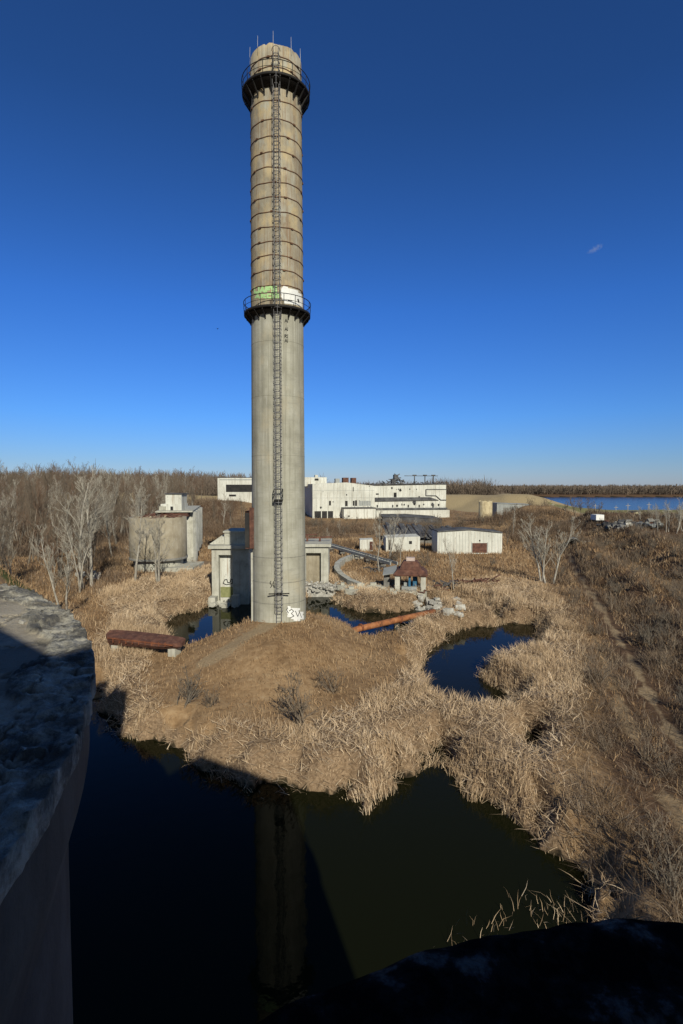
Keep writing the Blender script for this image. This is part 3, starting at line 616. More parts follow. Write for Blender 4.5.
# ------------------------------------------------------------------ buildings
def place_building():
    # ---- left silo cluster
    Y0 = 96.; c = atY(158.5, 540, Y0); zt = atY(158, 518.5, Y0-4.7).z; zb = atY(158, 561, Y0-4.7).z; r0 = 27.5/F*Y0
    root = empty('silo_cluster', (c.x, Y0, 0), 0, 'tan round silo with grey silos joined behind it and a small white headhouse on top', 'silo')
    MB().lathe([(r0-.01, zb), (r0, zb+.02), (r0, zt), (r0-.4, zt), (r0-.4, zt-.35), (0, zt-.35)], 64, caps=False).build('main_silo', M['tan_conc'], root)
    b = MB(); b.lathe([(r0+.12, zb-.12),(r0+.12, zb+.22),(r0-.01, zb+.24)], 64, caps=False); b.lathe([(0, zb-.12),(r0+.12, zb-.12)], 64, caps=False); b.build('ledge', M['dark_conc'], root)
    MB().lathe([(r0-.7, -1), (r0-.7, zb-.1)], 48, caps=False).build('silo_base', M['pale_conc'], root)
    b = MB()
    for i, (x, y) in enumerate(((1.6,8.2),(.3,14.5),(-1.0,20.8),(-2.3,27))):
        b.lathe([(3.1, zb-.6 if i else -1),(3.15, zt+.55),(0, zt+.56)], 40, c=(x, y), caps=False)
    b.build('silo_row', M['pale_conc'], root)
    b = MB()
    for i, (x, y) in enumerate(((1.6,8.2),(.3,14.5),(-1.0,20.8),(-2.3,27))): b.lathe([(1.0, -1),(1.2, zb-1.5),(3.1, zb-.5)], 24, c=(x, y), caps=False)
    b.build('hopper', M['dark_conc'], root)
    b = MB(); Mx = Matrix.Rotation(.2, 4, 'Z'); b.box(-1.0, 5.7, 3.6, 30, zt+.6, zt+.85, Mx)
    b.build('roof_deck', M['pale_conc'], root)
    b = MB(); b.box(1.2, 5.35, 5.2, 29, zb-.9, zt+.58, Mx)
    for i in range(7): b.box(5.35, 5.6, 5.4+i*3.8, 5.9+i*3.8, zb-.9, zt+.4, Mx)
    b.build('ribbed_side_wall', M['pale_conc'], root)
    b = MB(); b.add([Mx @ Vector(v) for v in ((2.4,6,-1),(4.2,6,-1),(4.2,28,-1),(2.4,28,-1),(1.4,5.4,zb-.91),(5.3,5.4,zb-.91),(5.3,28.8,zb-.91),(1.4,28.8,zb-.91))], [(3,2,1,0),(0,1,5,4),(1,2,6,5),(2,3,7,6),(3,0,4,7)]); b.build('hopper_bay', M['dark_conc'], root)
    b = MB()
    for i in range(4): b.box(5.3, 5.44, 11+i*4.4, 13.4+i*4.4, zt-1.6, zt+.2, Mx)
    b.build('dark_opening', M['dark_gap'], root)
    b = MB(); rn = random.Random(2)
    for i in range(26):
        x, y = rn.uniform(-3, 3.4), rn.uniform(-3, 3); l = rn.uniform(.6, 2.4); a = rn.uniform(0, 3)
        b.bar((x, y, zt-.1+rn.uniform(0,.3)), (x+l*math.cos(a), y+l*math.sin(a), zt+rn.uniform(0,.6)), .14, .14)
    b.box(-3.4, 4, 4.5, 6, zt-.2, zt+.4); b.build('roof_debris', M['rust_dark'], root)
    def px2(px, Y): return (px-341.5)/F*Y - c.x
    Yh = 103; hz = lambda py: atY(170, py, Yh).z
    hd = MB().box(px2(160.5,Yh), px2(181.5,Yh), Yh-Y0, Yh-Y0+4.2, zt+.4, hz(504)).build('headhouse', M['white_panel'], root)
    MB().box(px2(165,Yh), px2(181,Yh), Yh-Y0+.3, Yh-Y0+4, hz(504), hz(494)).build('upper_storey', M['white_panel'], hd)
    MB().box(px2(164.4,Yh), px2(182.4,Yh), Yh-Y0+.0, Yh-Y0+4.3, hz(494), hz(493.3)).build('headhouse_roof', M['dark_roof'], hd)
    MB().box(px2(170.3,Yh), px2(172.9,Yh), Yh-Y0-.03, Yh-Y0+.2, zt+.5, hz(506.5)).build('doorway', M['dark_gap'], hd)
    MB().box(px2(160.6,Yh)-.25, px2(160.6,Yh)+1.0, Yh-Y0-.25, Yh-Y0-.02, zt+.45, zt+1.6).build('parapet', M['pale_conc'], hd)
    b = MB(); b.box(2.0, 7.2, -4.2, 3.5, -1, gz(c.x+4.5, Y0)+.75); b.build('concrete_plinth', M['pale_conc'], root)
    b = MB(); rn = random.Random(5)                               # tangle of painted tags on the base
    for i in range(14):
        a = R(rn.uniform(-88, -32)); z = rn.uniform(zb-1.9, zb-.7); rr_ = r0-.69
        for k in range(2):
            a2 = a+rn.uniform(-.06,.06); z2 = z+rn.uniform(-.5,.5); b.bar((rr_*math.cos(a), rr_*math.sin(a), z), (rr_*math.cos(a2), rr_*math.sin(a2), z2), .03, .09)
    b.build('painted_tag', M['black_paint'], root)
    # ---- portal piers in the pond
    Y1 = 74.
    def pier(name, label, pxl, pxr, pyt, pyb, Y, depth, mouth, stepped):
        pl, pr = atY(pxl, pyt, Y), atY(pxr, pyb, Y); w = pr.x-pl.x; zt_ = pl.z; zb_ = pr.z
        t = empty(name, (pl.x, Y, 0), 0, label, 'concrete pier')
        m0 = atY(mouth[0], mouth[2], Y); m1 = atY(mouth[1], mouth[3], Y); x0, x1 = m0.x-pl.x, m1.x-pl.x
        b = MB(); b.box(0, x0, 0, depth, -1.2, zt_-.5); b.box(x1, w, 0, depth, -1.2, zt_-.5); b.box(x0, x1, .0, depth, m0.z, zt_-.5)
        b.build('portal_frame', M['pale_conc'], t)
        MB().box(x0, x1, .9, depth-.1, -1.2, m0.z-.01).build('back_wall', M['white_panel'] if stepped else M['tan_conc'], t)
        MB().box(-.4, w+.4, -.4, depth+.2, zt_-.497, zt_-.05).build('cap_slab', M['pale_conc'], t)
        return t, w, x0, x1, zt_, zb_, m0, m1
    t, w, x0, x1, zt_, zb_, m0, m1 = pier('portal_pier', 'concrete pier with tall recessed portal left of the chimney, its right half in shadow', 211.5, 249, 545, 604, Y1, 9, (218.5, 233, 555, 592), True)
    s0 = atY(227, 531.5, Y1+3); s1 = atY(247, 540, Y1+3); sx = s0.x - atY(211.5,545,Y1).x
    b = MB(); b.add([(sx-2.2,1.5,zt_-.05),(sx+.2,1.5,zt_-.05),(sx+.2,5,zt_-.05),(sx-2.2,5,zt_-.05),(sx-.6,2.2,zt_+1.1),(sx+.2,2.2,zt_+1.3),(sx+.2,4.6,zt_+1.3),(sx-.6,4.6,zt_+1.1)],
          [(3,2,1,0),(4,5,6,7),(0,1,5,4),(1,2,6,5),(2,3,7,6),(3,0,4,7)]); b.box(sx, sx+3.6, 1.2, 6.5, zt_-.04, s0.z); b.box(sx-.15, sx+3.8, 1.0, 6.7, s0.z+.003, s0.z+.22)
    b.build('stepped_top', M['pale_conc'], t)
    MB().box(x0+.05, x1-.05, .82, .893, m1.z-.9, m1.z+.55).build('olive_painted_panel', M['olive_paint'], t)
    b = MB(); rn = random.Random(1)
    pts = [(0,0),(.25,.5),(.6,.55),(.7,.1),(1.1,.15),(1.15,.6),(1.5,.5),(1.45,0),(1.0,-.1),(.5,-.2),(0,0)]
    for p_, q_ in zip(pts[:-1], pts[1:]): b.bar((x0+.4+p_[0]*.9, .87, m1.z+1.05+p_[1]), (x0+.4+q_[0]*.9, .87, m1.z+1.05+q_[1]), .05, .1)
    b.build('painted_tag', M['black_paint'], t)
    b = MB(); rn = random.Random(3)
    b.box(x0-1.1, x0-.15, -1.6, 0, -.8, 1.25); b.box(x1+.1, x1+1.0, -1.7, 0, -.8, 1.5)
    for i in range(26): b.rock((rn.uniform(x0-1.6, x1+1), rn.uniform(-2.1, -.1), rn.uniform(0, .5)), rn.uniform(.18, .5), i)
    b.build('footing', M['pale_conc'], t)
    t, w, x0, x1, zt_, zb_, m0, m1 = pier('portal_pier', 'lower concrete pier with tan recessed portal right of the chimney above white rubble', 298, 328.5, 543.5, 580, 82., 8, (306, 321, 553, 577), False)
    b = MB(); rn = random.Random(9)
    for i in range(260): b.rock((rn.uniform(-1, w+2.2), rn.uniform(-3.6, -.2), rn.uniform(.9, 1.75)), rn.uniform(.10, .28), i)
    b.box(-1, w+1.6, -3.0, -.05, -1, 1.5)
    b.build('rubble_footing', M['white_rubble'], t)
    b = MB()
    for x_, z_, l in ((1.2, .9, 1.6), (3.2, .5, 1.9)): b.bar((x_, 3.5, zt_), (x_, 3.5, zt_+z_), .3, .3); b.bar((x_-l, 3.4, zt_+z_), (x_+l, 3.6, zt_+z_+.2), .25, .18)
    b.build('roof_machinery', M['rust_dark'], t)
M['white_rubble'] = mat('white_rubble', [(.3,(.2,.19,.165)),(.5,(.36,.345,.31)),(.7,(.52,.51,.47))], 2.5, bump=.4)
place_building()

def big_plant():
    Yb = 236.
    A_ = atY(312.5, 483, Yb); Bp = atY(447.5, 483, Yb+8)
    gx = lambda px, Y=Yb: ((px-341.5)/F*Y - A_.x)*(1+.00028*(px-312))
    gzp = lambda py, Y=Yb: atY(380, py, Y).z
    root = empty('factory_building', (A_.x, Yb, 0), R(9.0), 'long white panelled industrial building with dark window bands behind the chimney', 'building')
    W1 = gx(375); W2 = gx(447.5); zg = 0
    zL0, zL1, zL2 = gzp(484), gzp(482.4), gzp(486)
    b = MB()   # left block with a low gable front, dark left flank
    x1 = gx(347)
    fr = [(0,zg),(gx(333),zg),(W1,zg),(W1,zL2),(x1,zL1),(0,zL0)]
    def ext(b, poly, y0, y1):
        n = len(poly); b.add([(p[0], y0, p[1]) for p in poly]+[(p[0], y1, p[1]) for p in poly], [tuple(range(n)), tuple(reversed(range(n, 2*n)))]+[(i, i+n, (i+1) % n+n, (i+1) % n) for i in range(n)])
    ext(b, fr, 0, 42); b.build('west_block', M['white_panel'], root)
    e = MB(); ext(e, [(W1, zg), (W2, zg), (W2, gzp(484.6)), (W1, zL2+.0)], .8, 50); e.build('east_block', M['white_panel'], root)
    MB().box(gx(375), gx(448.3), .55, 50, gzp(484.5), gzp(483.6)).build('roof_edge', M['dark_roof'], root)
    # dark bands
    b = MB(); ext(b, [(gx(375.5), gzp(501.6)), (gx(440), gzp(500.8)), (gx(431), gzp(497.6)), (gx(375.5), gzp(497.8))], .2, .79); b.build('dark_band', M['dark_roof'], root)
    b = MB(); ext(b, [(gx(375.5), gzp(510.6)), (gx(448.5), gzp(510.2)), (gx(448.5), gzp(508.6)), (gx(375.5), gzp(508.6))], .2, .79); b.build('dark_band', M['dark_roof'], root)
    MB().box(gx(375.6), W2+.6, -2.4, .2, zg, gzp(510.8)).build('lower_aisle', M['white_panel'], root)
    # pipe / gutter line
    b = MB()
    P = [(427,489.5),(427,496),(437,496),(442,500.6),(447.5,500.6)]
    for p_, q_ in zip(P[:-1], P[1:]): b.bar((gx(p_[0]), .6, gzp(p_[1])), (gx(q_[0]), .6, gzp(q_[1])), .4, .32)
    b.bar((gx(427), .6, gzp(489.5)), (gx(448), .6, gzp(489.5)), .3, .2); b.build('duct_line', M['dark_roof'], root)
    def wn_(x0, x1, y0, y1, name='window', yy=-.03, par=root): return MB().box(gx(x0), gx(x1), yy, yy+.5, gzp(y1), gzp(y0)).build(name, M['dark_gap'], par)
    for x0, x1, y0, y1 in ((329,331,501,505.6),(345.2,347.8,501,506.4),(353,354.8,501,506),(355.2,357.2,500.5,506.2),(353,353.8,487,491.5)): wn_(x0, x1, y0, y1)
    for x, y in ((378,506.5),(393.5,506.5),(409.3,506.6),(420.4,506.6),(434.4,507),(434.8,506)): wn_(x-.7, x+.7, y-1.2, y+1.6, yy=.77)
    wn_(394.5, 397.5, 492.8, 497.5, 'wall_hole', .77); wn_(376.5, 379.5, 493.6, 495, 'wall_hole', .77)
    wn_(419.6, 421, 496.5, 498, 'wall_hole', .77)
    b = MB(); b.box(gx(314.2), gx(333), -.04, 1, zg, gzp(511.2)); b.build('loading_opening', M['dark_gap'], root)
    b = MB()
    for x in (313.6, 321, 327, 333): b.box(gx(x), gx(x)+.35, -.3, -.05, zg, gzp(511.2))
    b.build('opening_post', M['white_panel'], root)
    pw = MB().box(gx(359), gx(371), -.03, .3, gzp(506), gzp(501)).build('pale_window', M['grey_metal'], root)
    b = MB()
    for x in (361.4, 363.8, 366.2, 368.6): b.box(gx(x)-.05, gx(x)+.05, -.06, .0, gzp(506), gzp(501))
    b.build('mullion', M['white_panel'], pw)
    rnf = random.Random(44)
    for k in range(16):
        px = rnf.uniform(378, 445); py = rnf.choice((rnf.uniform(503, 507.5), rnf.uniform(486.5, 495.5), rnf.uniform(486.5, 495.5))); w_ = rnf.uniform(.3, 1.0)
        if px > 425 and py < 500: continue
        n_ = 7; x_c, z_c = gx(px), gzp(py)
        b = MB(); b.add([(x_c+w_*rnf.uniform(.5,1.2)*math.cos(q*.9), .77, z_c+w_*rnf.uniform(.5,1.5)*math.sin(q*.9)) for q in range(n_)], [tuple(range(n_))]); b.build('torn_panel_hole', M[rnf.choice(('dark_gap','dark_roof'))], root)
    for k in range(9):
        px = rnf.uniform(316, 372); py = rnf.uniform(486, 508); w_ = rnf.uniform(.2, .6); n_ = 6
        b = MB(); b.add([(gx(px)+w_*rnf.uniform(.5,1.2)*math.cos(q*1.05), -.03, gzp(py)+w_*rnf.uniform(.5,1.7)*math.sin(q*1.05)) for q in range(n_)], [tuple(range(n_))]); b.build('torn_panel_hole', M['dark_gap'], root)
    for k in range(34):
        px = rnf.uniform(376, 447); x_c = gx(px); h_ = rnf.uniform(.2, 1.4)
        MB().bar((x_c, 1.2+rnf.uniform(0,9), gzp(484.4)-.2), (x_c+rnf.uniform(-1,1), 1.2+rnf.uniform(0,9), gzp(484.4)+h_), .22, .22).build('bent_rafter', M['dark_roof'], root)
    an = MB().box(gx(341.8), gx(373), -6, -.0, zg, gzp(508.3)).build('annex', M['white_panel'], root)
    MB().box(gx(341.4), gx(373.4), -6.3, -.05, gzp(508.3)+.01, gzp(507.4)).build('annex_roof', M['dark_roof'], an)
    MB().box(gx(346), gx(347.5), -6.04, -5.9, gzp(516.5), gzp(515)).build('annex_window', M['dark_gap'], an)
    MB().box(gx(356), gx(370), -6.04, -5.9, zg, gzp(519.6)).build('annex_opening', M['dark_gap'], an)
    # roof things
    ph = MB().box(gx(312,260), gx(334,260), 22, 34, zL0-1, gzp(477.4,262)).build('penthouse', M['white_panel'], root)
    MB().box(gx(322,260), gx(326,260), 21.95, 22.4, gzp(480.6,260), gzp(478.6,260)).build('penthouse_window', M['dark_gap'], ph)
    MB().box(gx(323,260), gx(326,260), 24, 28, gzp(477.4,262), gzp(475,262)).build('vent_box', M['white_panel'], ph)
    for x0, x1, y, mm in ((338.5,342.5,478.6,'grey_metal'),(346,351.5,477.6,'rust_dark'),(354.5,359,477.8,'rust_dark'),(300,309,480,'white_panel')):
        MB().box(gx(x0,246), gx(x1,246), 8, 12, zL0-1, gzp(y,246)).build('roof_vent', M[mm], root)
    b = MB(); rn = random.Random(4)
    zr = gzp(484)
    for i in range(70):
        px = rn.gauss(402, 4.5) if i < 45 else rn.uniform(378, 446); hgt = max(.5, (1-abs(px-401)/11)*4) if i < 45 else .8
        x = gx(px, 250); l = rn.uniform(.8, 2.4); a = rn.uniform(0, 6.3); z = zr+rn.uniform(-.3, hgt)
        b.bar((x, 14, z), (x+l*math.cos(a), 14+rn.uniform(-1,1), z+l*.7*math.sin(a)), .35, .35)
    b.box(gx(396,250), gx(400,250), 12.5, 15, zr-.5, zr+2.2); b.box(gx(398.5,250), gx(402.5,250), 12.6, 15, zr+2.2, gzp(474.4,250)); b.build('collapsed_roof_structure', M['dark_roof'], root)
    b = MB(); zc = gzp(475.6, 250)
    b.box(gx(409.5,250), gx(443,250), 13.8, 14.3, zc-.12, zc+.14)
    for x in (419.5, 430, 438.5): b.box(gx(x,250)-.18, gx(x,250)+.18, 13.8, 14.2, zr-.6, zc-.1); b.box(gx(x,250)-.9, gx(x,250)+.9, 13.7, 14.4, zc+.1, zc+.55)
    b.build('roof_rail', M['dark_roof'], root)
    # lines of panel joints
    b = MB()
    for px in range(316, 374, 6): b.box(gx(px)-.05, gx(px)+.05, -.025, .1, gzp(511), gzp(483.6))
    b.box(0, W1-.1, -.02, .1, gzp(498)-.05, gzp(498)+.05); b.box(0, W1-.1, -.022, .1, gzp(490.5)-.05, gzp(490.5)+.05)
    for px in range(381, 447, 6): b.box(gx(px)-.05, gx(px)+.05, .77, .9, gzp(496.5), gzp(485.2)); b.box(gx(px)-.05, gx(px)+.05, .765, .9, gzp(508.4), gzp(502))
    b.build('panel_joint', M['grey_metal'], root)
big_plant()

def simple_building(name, label, cat, pxl, pxr, pyt, Y, depth, m, rz=0, gable=0, roofm=None, zg=None, openings=(), pyt_r=None):
    a, c_ = atY(pxl, pyt, Y), atY(pxr, pyt_r or pyt, Y); w = c_.x-a.x
    zgr = (min(gz(a.x, Y), gz(c_.x, Y))-.4) if zg is None else zg
    t = empty(name, (a.x, Y, 0), R(rz), label, cat)
    zr = c_.z; n = 5; top = [(0, a.z), (w/2, (a.z+zr)/2+gable), (w, zr)]
    poly = [(0, zgr), (w, zgr), (w, zr), (w/2, (a.z+zr)/2+gable), (0, a.z)]
    b = MB(); b.add([(p[0], 0, p[1]) for p in poly]+[(p[0], depth, p[1]) for p in poly], [(0,1,2,3,4), (9,8,7,6,5)]+[(i, i+5, (i+1) % 5+5, (i+1) % 5) for i in range(5)])
    b.build('wall', m, t)
    if roofm:
        b = MB()
        for (p, q) in ((top[0], top[1]), (top[1], top[2])):
            b.add([(p[0], -.25, p[1]+.02), (q[0], -.25, q[1]+.02), (q[0], depth+.25, q[1]+.02), (p[0], depth+.25, p[1]+.02), (p[0], -.25, p[1]+.22), (q[0], -.25, q[1]+.22), (q[0], depth+.25, q[1]+.22), (p[0], depth+.25, p[1]+.22)],
                  [(3,2,1,0),(4,5,6,7),(0,1,5,4),(1,2,6,5),(2,3,7,6),(3,0,4,7)])
        b.build('roof', roofm, t)
    for (x0, x1, y0, y1, nm, mm) in openings:
        A1, B1 = atY(x0, y1, Y), atY(x1, y0, Y)
        MB().box(A1.x-a.x, B1.x-a.x, -.035, .3, A1.z, B1.z).build(nm, M[mm], t)
    return t
simple_building('white_block_building', 'white flat-roofed building with a dark window band, just left of the chimney', 'building', 217.5, 262, 477.8, 300, 18, M['white_panel'], roofm=M['dark_roof'],
    openings=[(226, 262, 484.6, 492, 'window_band', 'dark_gap'), (219.5, 262, 479.3, 480.2, 'wall_seam', 'grey_metal'), (229, 236, 494.5, 496.5, 'opening', 'dark_gap')])
# warehouse with door
wh = simple_building('warehouse', 'pale metal warehouse with a low gable and one brown roller door', 'building', 437.5, 503, 532.0, 116, 6, M['white_panel'], rz=2, gable=.55, roofm=M['dark_roof'], pyt_r=533.2,
    openings=[(472.5, 487.5, 543.2, 553, 'roller_door', 'rust_dark'), (479.5, 480.8, 540, 541.6, 'wall_lamp', 'dark_gap'), (471.6, 472.4, 542.6, 553, 'door_post', 'grey_metal'), (487.6, 488.4, 542.6, 553, 'door_post', 'grey_metal')])
b = MB()
for i in range(22): 
    w = atY(503,531,116).x-atY(437.5,531,116).x; x = w*(i+.5)/22; b.box(x-.02, x+.02, -.02, .1, 1.2, atY(440,532.2,116).z)
b.build('panel_joint', M['grey_metal'], wh)
simple_building('ruined_wall_building', 'low roofless white building left of the pale warehouse', 'building', 386, 420, 537.8, 120, 7, M['white_panel'], pyt_r=536.5, openings=[(388.5, 391.5, 540, 550, 'doorway', 'dark_gap'), (409, 412, 541, 544, 'window', 'dark_gap')])
simple_building('ruined_wall_building', 'short white wall stub with a rusty doorway, leftmost beside the bare trees', 'building', 360, 373, 540, 121, 4, M['white_panel'], pyt_r=539.5, openings=[(369.5, 372.8, 541.5, 550, 'doorway', 'rust_dark')])
sh = simple_building('collapsed_shed', 'sprawling dark collapsed shed roof in front of the factory', 'building', 383, 442, 517.5, 205, 22, M['dark_roof'], gable=.4, roofm=M['dark_roof'], pyt_r=519.5)
def debris_roof():
    t = empty('collapsed_shed', (8, 132, 0), 0, 'long dark sagging metal shed behind the low white walls', 'building')
    b = MB(); rn = random.Random(6); x0, x1 = atY(386,530,140).x-8, atY(460,530,140).x-8; n = 26
    for i in range(n):
        xa, xb = x0+(x1-x0)*i/n, x0+(x1-x0)*(i+1)/n; z = atY(420, 524+rn.uniform(-1.5, 1.8) + (i/n)*3, 150).z; zf_ = atY(420, 537+rn.uniform(-1.5,1.5), 134).z
        b.add([(xa, 2, zf_), (xb, 2, zf_+rn.uniform(-.3,.3)), (xb, 20, z), (xa, 20, z+rn.uniform(-.3,.3)), (xa, 2, zf_-.3), (xb, 2, zf_-.3), (xb, 20, z-.3), (xa, 20, z-.3)], [(0,1,2,3),(7,6,5,4),(0,4,5,1),(1,5,6,2),(2,6,7,3),(3,7,4,0)])
    b.build('roof', M['dark_roof'], t)
    b = MB(); b.box(x0+.4, x1-.4, 3, 19, -1, 2.6); b.build('wall', M['dark_conc'], t)
debris_roof()
# tan silo + shed on the ridge
p = atY(485.3, 524, 205)
t = empty('round_tank', (p.x, p.y, 0), 0, 'weathered tan cylindrical tank with broken rim, in front of the mown hill', 'tank')
r0 = 6.6/F*205; zt = atY(485, 501, 205).z; rn = random.Random(2); jt = [rn.uniform(-.35, .2) for _ in range(41)]
MB().lathe([(r0, 0), (r0*1.0, zt), (r0-.25, zt), (r0-.25, zt-3)], 40, caps=False, jit=lambda a, j: (0, jt[int(a/6.2832*40+.5) % 40]) if j in (1, 2) else (0, 0)).build('shell', M['straw_conc'], t)
MB().lathe([(0, zt-1.6), (r0-.2, zt-1.6)], 24, caps=False).build('inner_floor', M['dark_conc'], t)
simple_building('long_shed', 'grey open-sided shed at the foot of the mown hill', 'building', 497, 531.5, 503.6, 226, 10, M['grey_metal'], roofm=M['grey_metal'], pyt_r=504.8,
    openings=[(527.5, 530.5, 507, 511.5, 'doorway', 'dark_gap'), (503, 518, 507.5, 513, 'opening', 'dark_conc')])
simple_building('concrete_hut', 'small plain concrete hut at the end of the brown heap', 'hut', 579.5, 592, 521.5, 172, 5, M['pale_conc'], rz=-4, gable=.2, roofm=M['dark_conc'], openings=[(585, 586.5, 524.5, 529.5, 'doorway', 'dark_gap')])
simple_building('cream_hut', 'small cream hut with dark roof beside the river bank', 'hut', 634.3, 641.5, 512.4, 252, 5, M['yellow_conc'], gable=.3, roofm=M['dark_roof'], openings=[(629.5,634.2,513,516,'lean_to','rust_dark')])
t = empty('trailer', (*g(600, 523)[:2], 0), 0, 'plain white box trailer at the left end of the scrap row', 'trailer')
Yt = t.location.y; z0 = gz(t.location.x, Yt)
w = 8/F*Yt; MB().box(-w/2, w/2, 0, 3, z0+.7, z0+.7+6/F*Yt*.9).build('body', M['white_paint'], t)
for x in (-w/3, w/3):
    o = MB().lathe([(.3,-.15),(.45,-.15),(.45,.15),(.3,.15)], 14).build('wheel', M['black_paint'], t)
    o.rotation_euler = (R(90), 0, 0); o.location = (x, .3, z0+.45)
MB().box(-w/2+.1, w/2-.1, -.1, 3, z0+.55, z0+.697).build('chassis', M['dark_roof'], t)
# scrap row: crates and junk with coloured paint
Yw = 214.; w0, w1 = atY(606, 526, Yw).x, atY(633, 526, Yw).x; zw = gz((w0+w1)/2, Yw)
gw = empty('graffiti_wall', (w0, Yw, zw), 0, 'long low white wall covered in small coloured graffiti near the river', 'wall')
zt_w = atY(620, 519.5, Yw).z - zw
MB().box(0, w1-w0, 0, .4, -1, zt_w).build('wall', M['white_panel'], gw)
rn = random.Random(12)
for i in range(26):
    x = rn.uniform(.2, w1-w0-.9); z = zt_w - rn.uniform(.5, 1.8); cn = rn.choice(['blue_paint','red_paint','teal_paint','black_paint','white_paint','rust','black_paint','grey_metal'])
    b = MB(); n_ = 7; b.add([(x+.45+rn.uniform(.15,.5)*math.cos(k_*.9), -.006-.004*(i % 5), z+rn.uniform(.15,.4)*math.sin(k_*.9)) for k_ in range(n_)], [tuple(range(n_))]); b.build('graffito', M[cn], gw)
for i in range(34):
    px = rn.uniform(600, 668); q = g(px, rn.uniform(523.5, 529)); cn = rn.choice(['dark_roof','dark_conc','rust_dark','dark_roof','grey_metal','white_rubble','dark_conc'])
    b = MB()
    for k_ in range(4): b.rock((rn.uniform(-1,1), rn.uniform(-.6,.6), rn.uniform(.1,.8)), rn.uniform(.3,.7), i*9+k_)
    kinds = dict(grey_metal='grey metal', rust_dark='dark rusty', dark_conc='dark stony', dark_roof='black', white_rubble='whitish')[cn]
    tag(b.build('scrap_heap', M[cn], None, q), f'{kinds} scrap heap in the yard before the graffiti wall', 'scrap', f'{kinds} scrap heaps in the yard')
# pavilion: rusty hip roof on four concrete columns
def pavilion():
    q = g(411.5, 591); Yq = q.y + 1.2; s = Yq/F
    t = empty('pavilion', (q.x, Yq, q.z), R(-8), 'small open ruin with a rusty hipped roof on pale concrete columns', 'pavilion')
    wx = 12.6*s; 
    MB().box(-wx-.6, wx+.5, -wx-.6, wx+.5, -.6, .18).build('floor_slab', M['pale_conc'], t)
    for sx in (-1, 1):
        for sy in (-1, 1):
            b = MB(); b.box(sx*wx-.34, sx*wx+.34, sy*wx-.34, sy*wx+.34, .18, 2.25)
            b.build('column', M['pale_conc'], t)
    h1 = 14.5*s; b = MB()
    def ring(r_, z): return [(-r_,-r_,z),(r_,-r_,z),(r_,r_,z),(-r_,r_,z)]
    prof = [(wx+.55, 2.26),(wx+.6, 2.45),(wx+.05, 3.05),(wx-.25, 3.1),(wx-.55, 3.7),(.95, 4.15)]
    vs = sum([ring(*p_) for p_ in prof], []); fs = [(3,2,1,0)]
    for k in range(len(prof)-1):
        for i in range(4): fs.append((k*4+i, k*4+(i+1) % 4, k*4+4+(i+1) % 4, k*4+4+i))
    fs.append(tuple(len(vs)-4+i for i in range(4))); b.add(vs, fs); rf = b.build('hipped_roof', M['rust_dark'], t)
    MB().box(-.6, .6, -.6, .6, 4.16, 4.6).build('roof_vent', M['rust_pale'], rf)
    b = MB(); b.box(-.25, .05, -wx-.1, -wx+.2, .2, 2.2); b.box(.35, 1.0, -.9, .4, .2, 2.1); b.build('blue_cabinet', M['blue_paint'], t)
    b = MB(); b.box(-1.2, .9, -wx-.35, -wx+.4, .2, .75); b.box(-.9, -.2, -wx+.4, -wx+.9, .2, 1.2); b.build('machine', M['grey_metal'], t)
    b = MB(); b.add([(-wx-2.1,-1.2,2.1),(-wx-.2,-1.5,2.5),(-wx-.2,1.3,3.2),(-wx-2.1,1.2,2.7),(-wx-2.1,-1.2,2.2),(-wx-.2,-1.5,2.6),(-wx-.2,1.3,3.3),(-wx-2.1,1.2,2.8)], [(3,2,1,0),(4,5,6,7),(0,1,5,4),(1,2,6,5),(2,3,7,6),(3,0,4,7)])
    b.build('canopy', M['grey_metal'], t); MB().box(-wx-2.0, -wx-1.2, -.4, 1, -.4, 2.2).build('side_wall', M['dark_conc'], t)
M['rust_pale'] = mat('pale_rust', [(.3,(.4,.3,.26)),(.7,(.55,.46,.42))], 1.5)
pavilion()
# rusted steel trough lying on the reeds
def trough():
    q = g(147, 655); a = atY(108, 632, q.y+2.2); c_ = atY(187, 643, q.y-.6)
    t = empty('steel_trough', ((a.x+c_.x)/2, q.y+.5, q.z), R(-13), 'long rusty red steel hopper lying on supports among the reeds', 'steel hopper')
    L_ = (c_-a).length/2*.88
    prof = [(-1, .3, .35), (-.9, .65, .95), (-.3, .85, .8), (.5, .85, .7), (.9, .6, .5), (1, .35, .25)]
    b = MB(); vs = []
    for i, (u_, w_, hh_) in enumerate(prof):
        x = u_*L_; zt_ = 1.35 - .15*u_; wob = [.05,-.04,.06,-.03,.05,0][i]
        vs += [(x, -w_, zt_-.28+wob), (x, -w_*.95, zt_+wob), (x, w_*.9, zt_+.28), (x, w_, zt_+.15), (x, w_*.5, zt_-hh_*.8), (x, -w_*.6, zt_-hh_*.9)]
    n = 6; fs = [tuple(range(n))[::-1], tuple((len(prof)-1)*n+k for k in range(n))]+[(i*n+k, i*n+(k+1) % n, (i+1)*n+(k+1) % n, (i+1)*n+k) for i in range(len(prof)-1) for k in range(n)]
    b.add(vs, fs); b.build('hopper_shell', M['rust_dark'], t)
    b = MB()
    for k in range(9): x = L_*(-.7+k*.17); b.box(x-.04, x+.04, -.88, -.80, 1.0, 1.36)
    b.bar((-L_*.85, -.84, 1.42), (L_*.85, -.84, 1.17), .1, .1); b.build('stiffener', M['rust'], t)
    for x in (-L_*.74, L_*.76): MB().box(x-.4, x+.3, -.4, .6, -1.2, .72).build('support_block', M['pale_conc'], t)
trough()
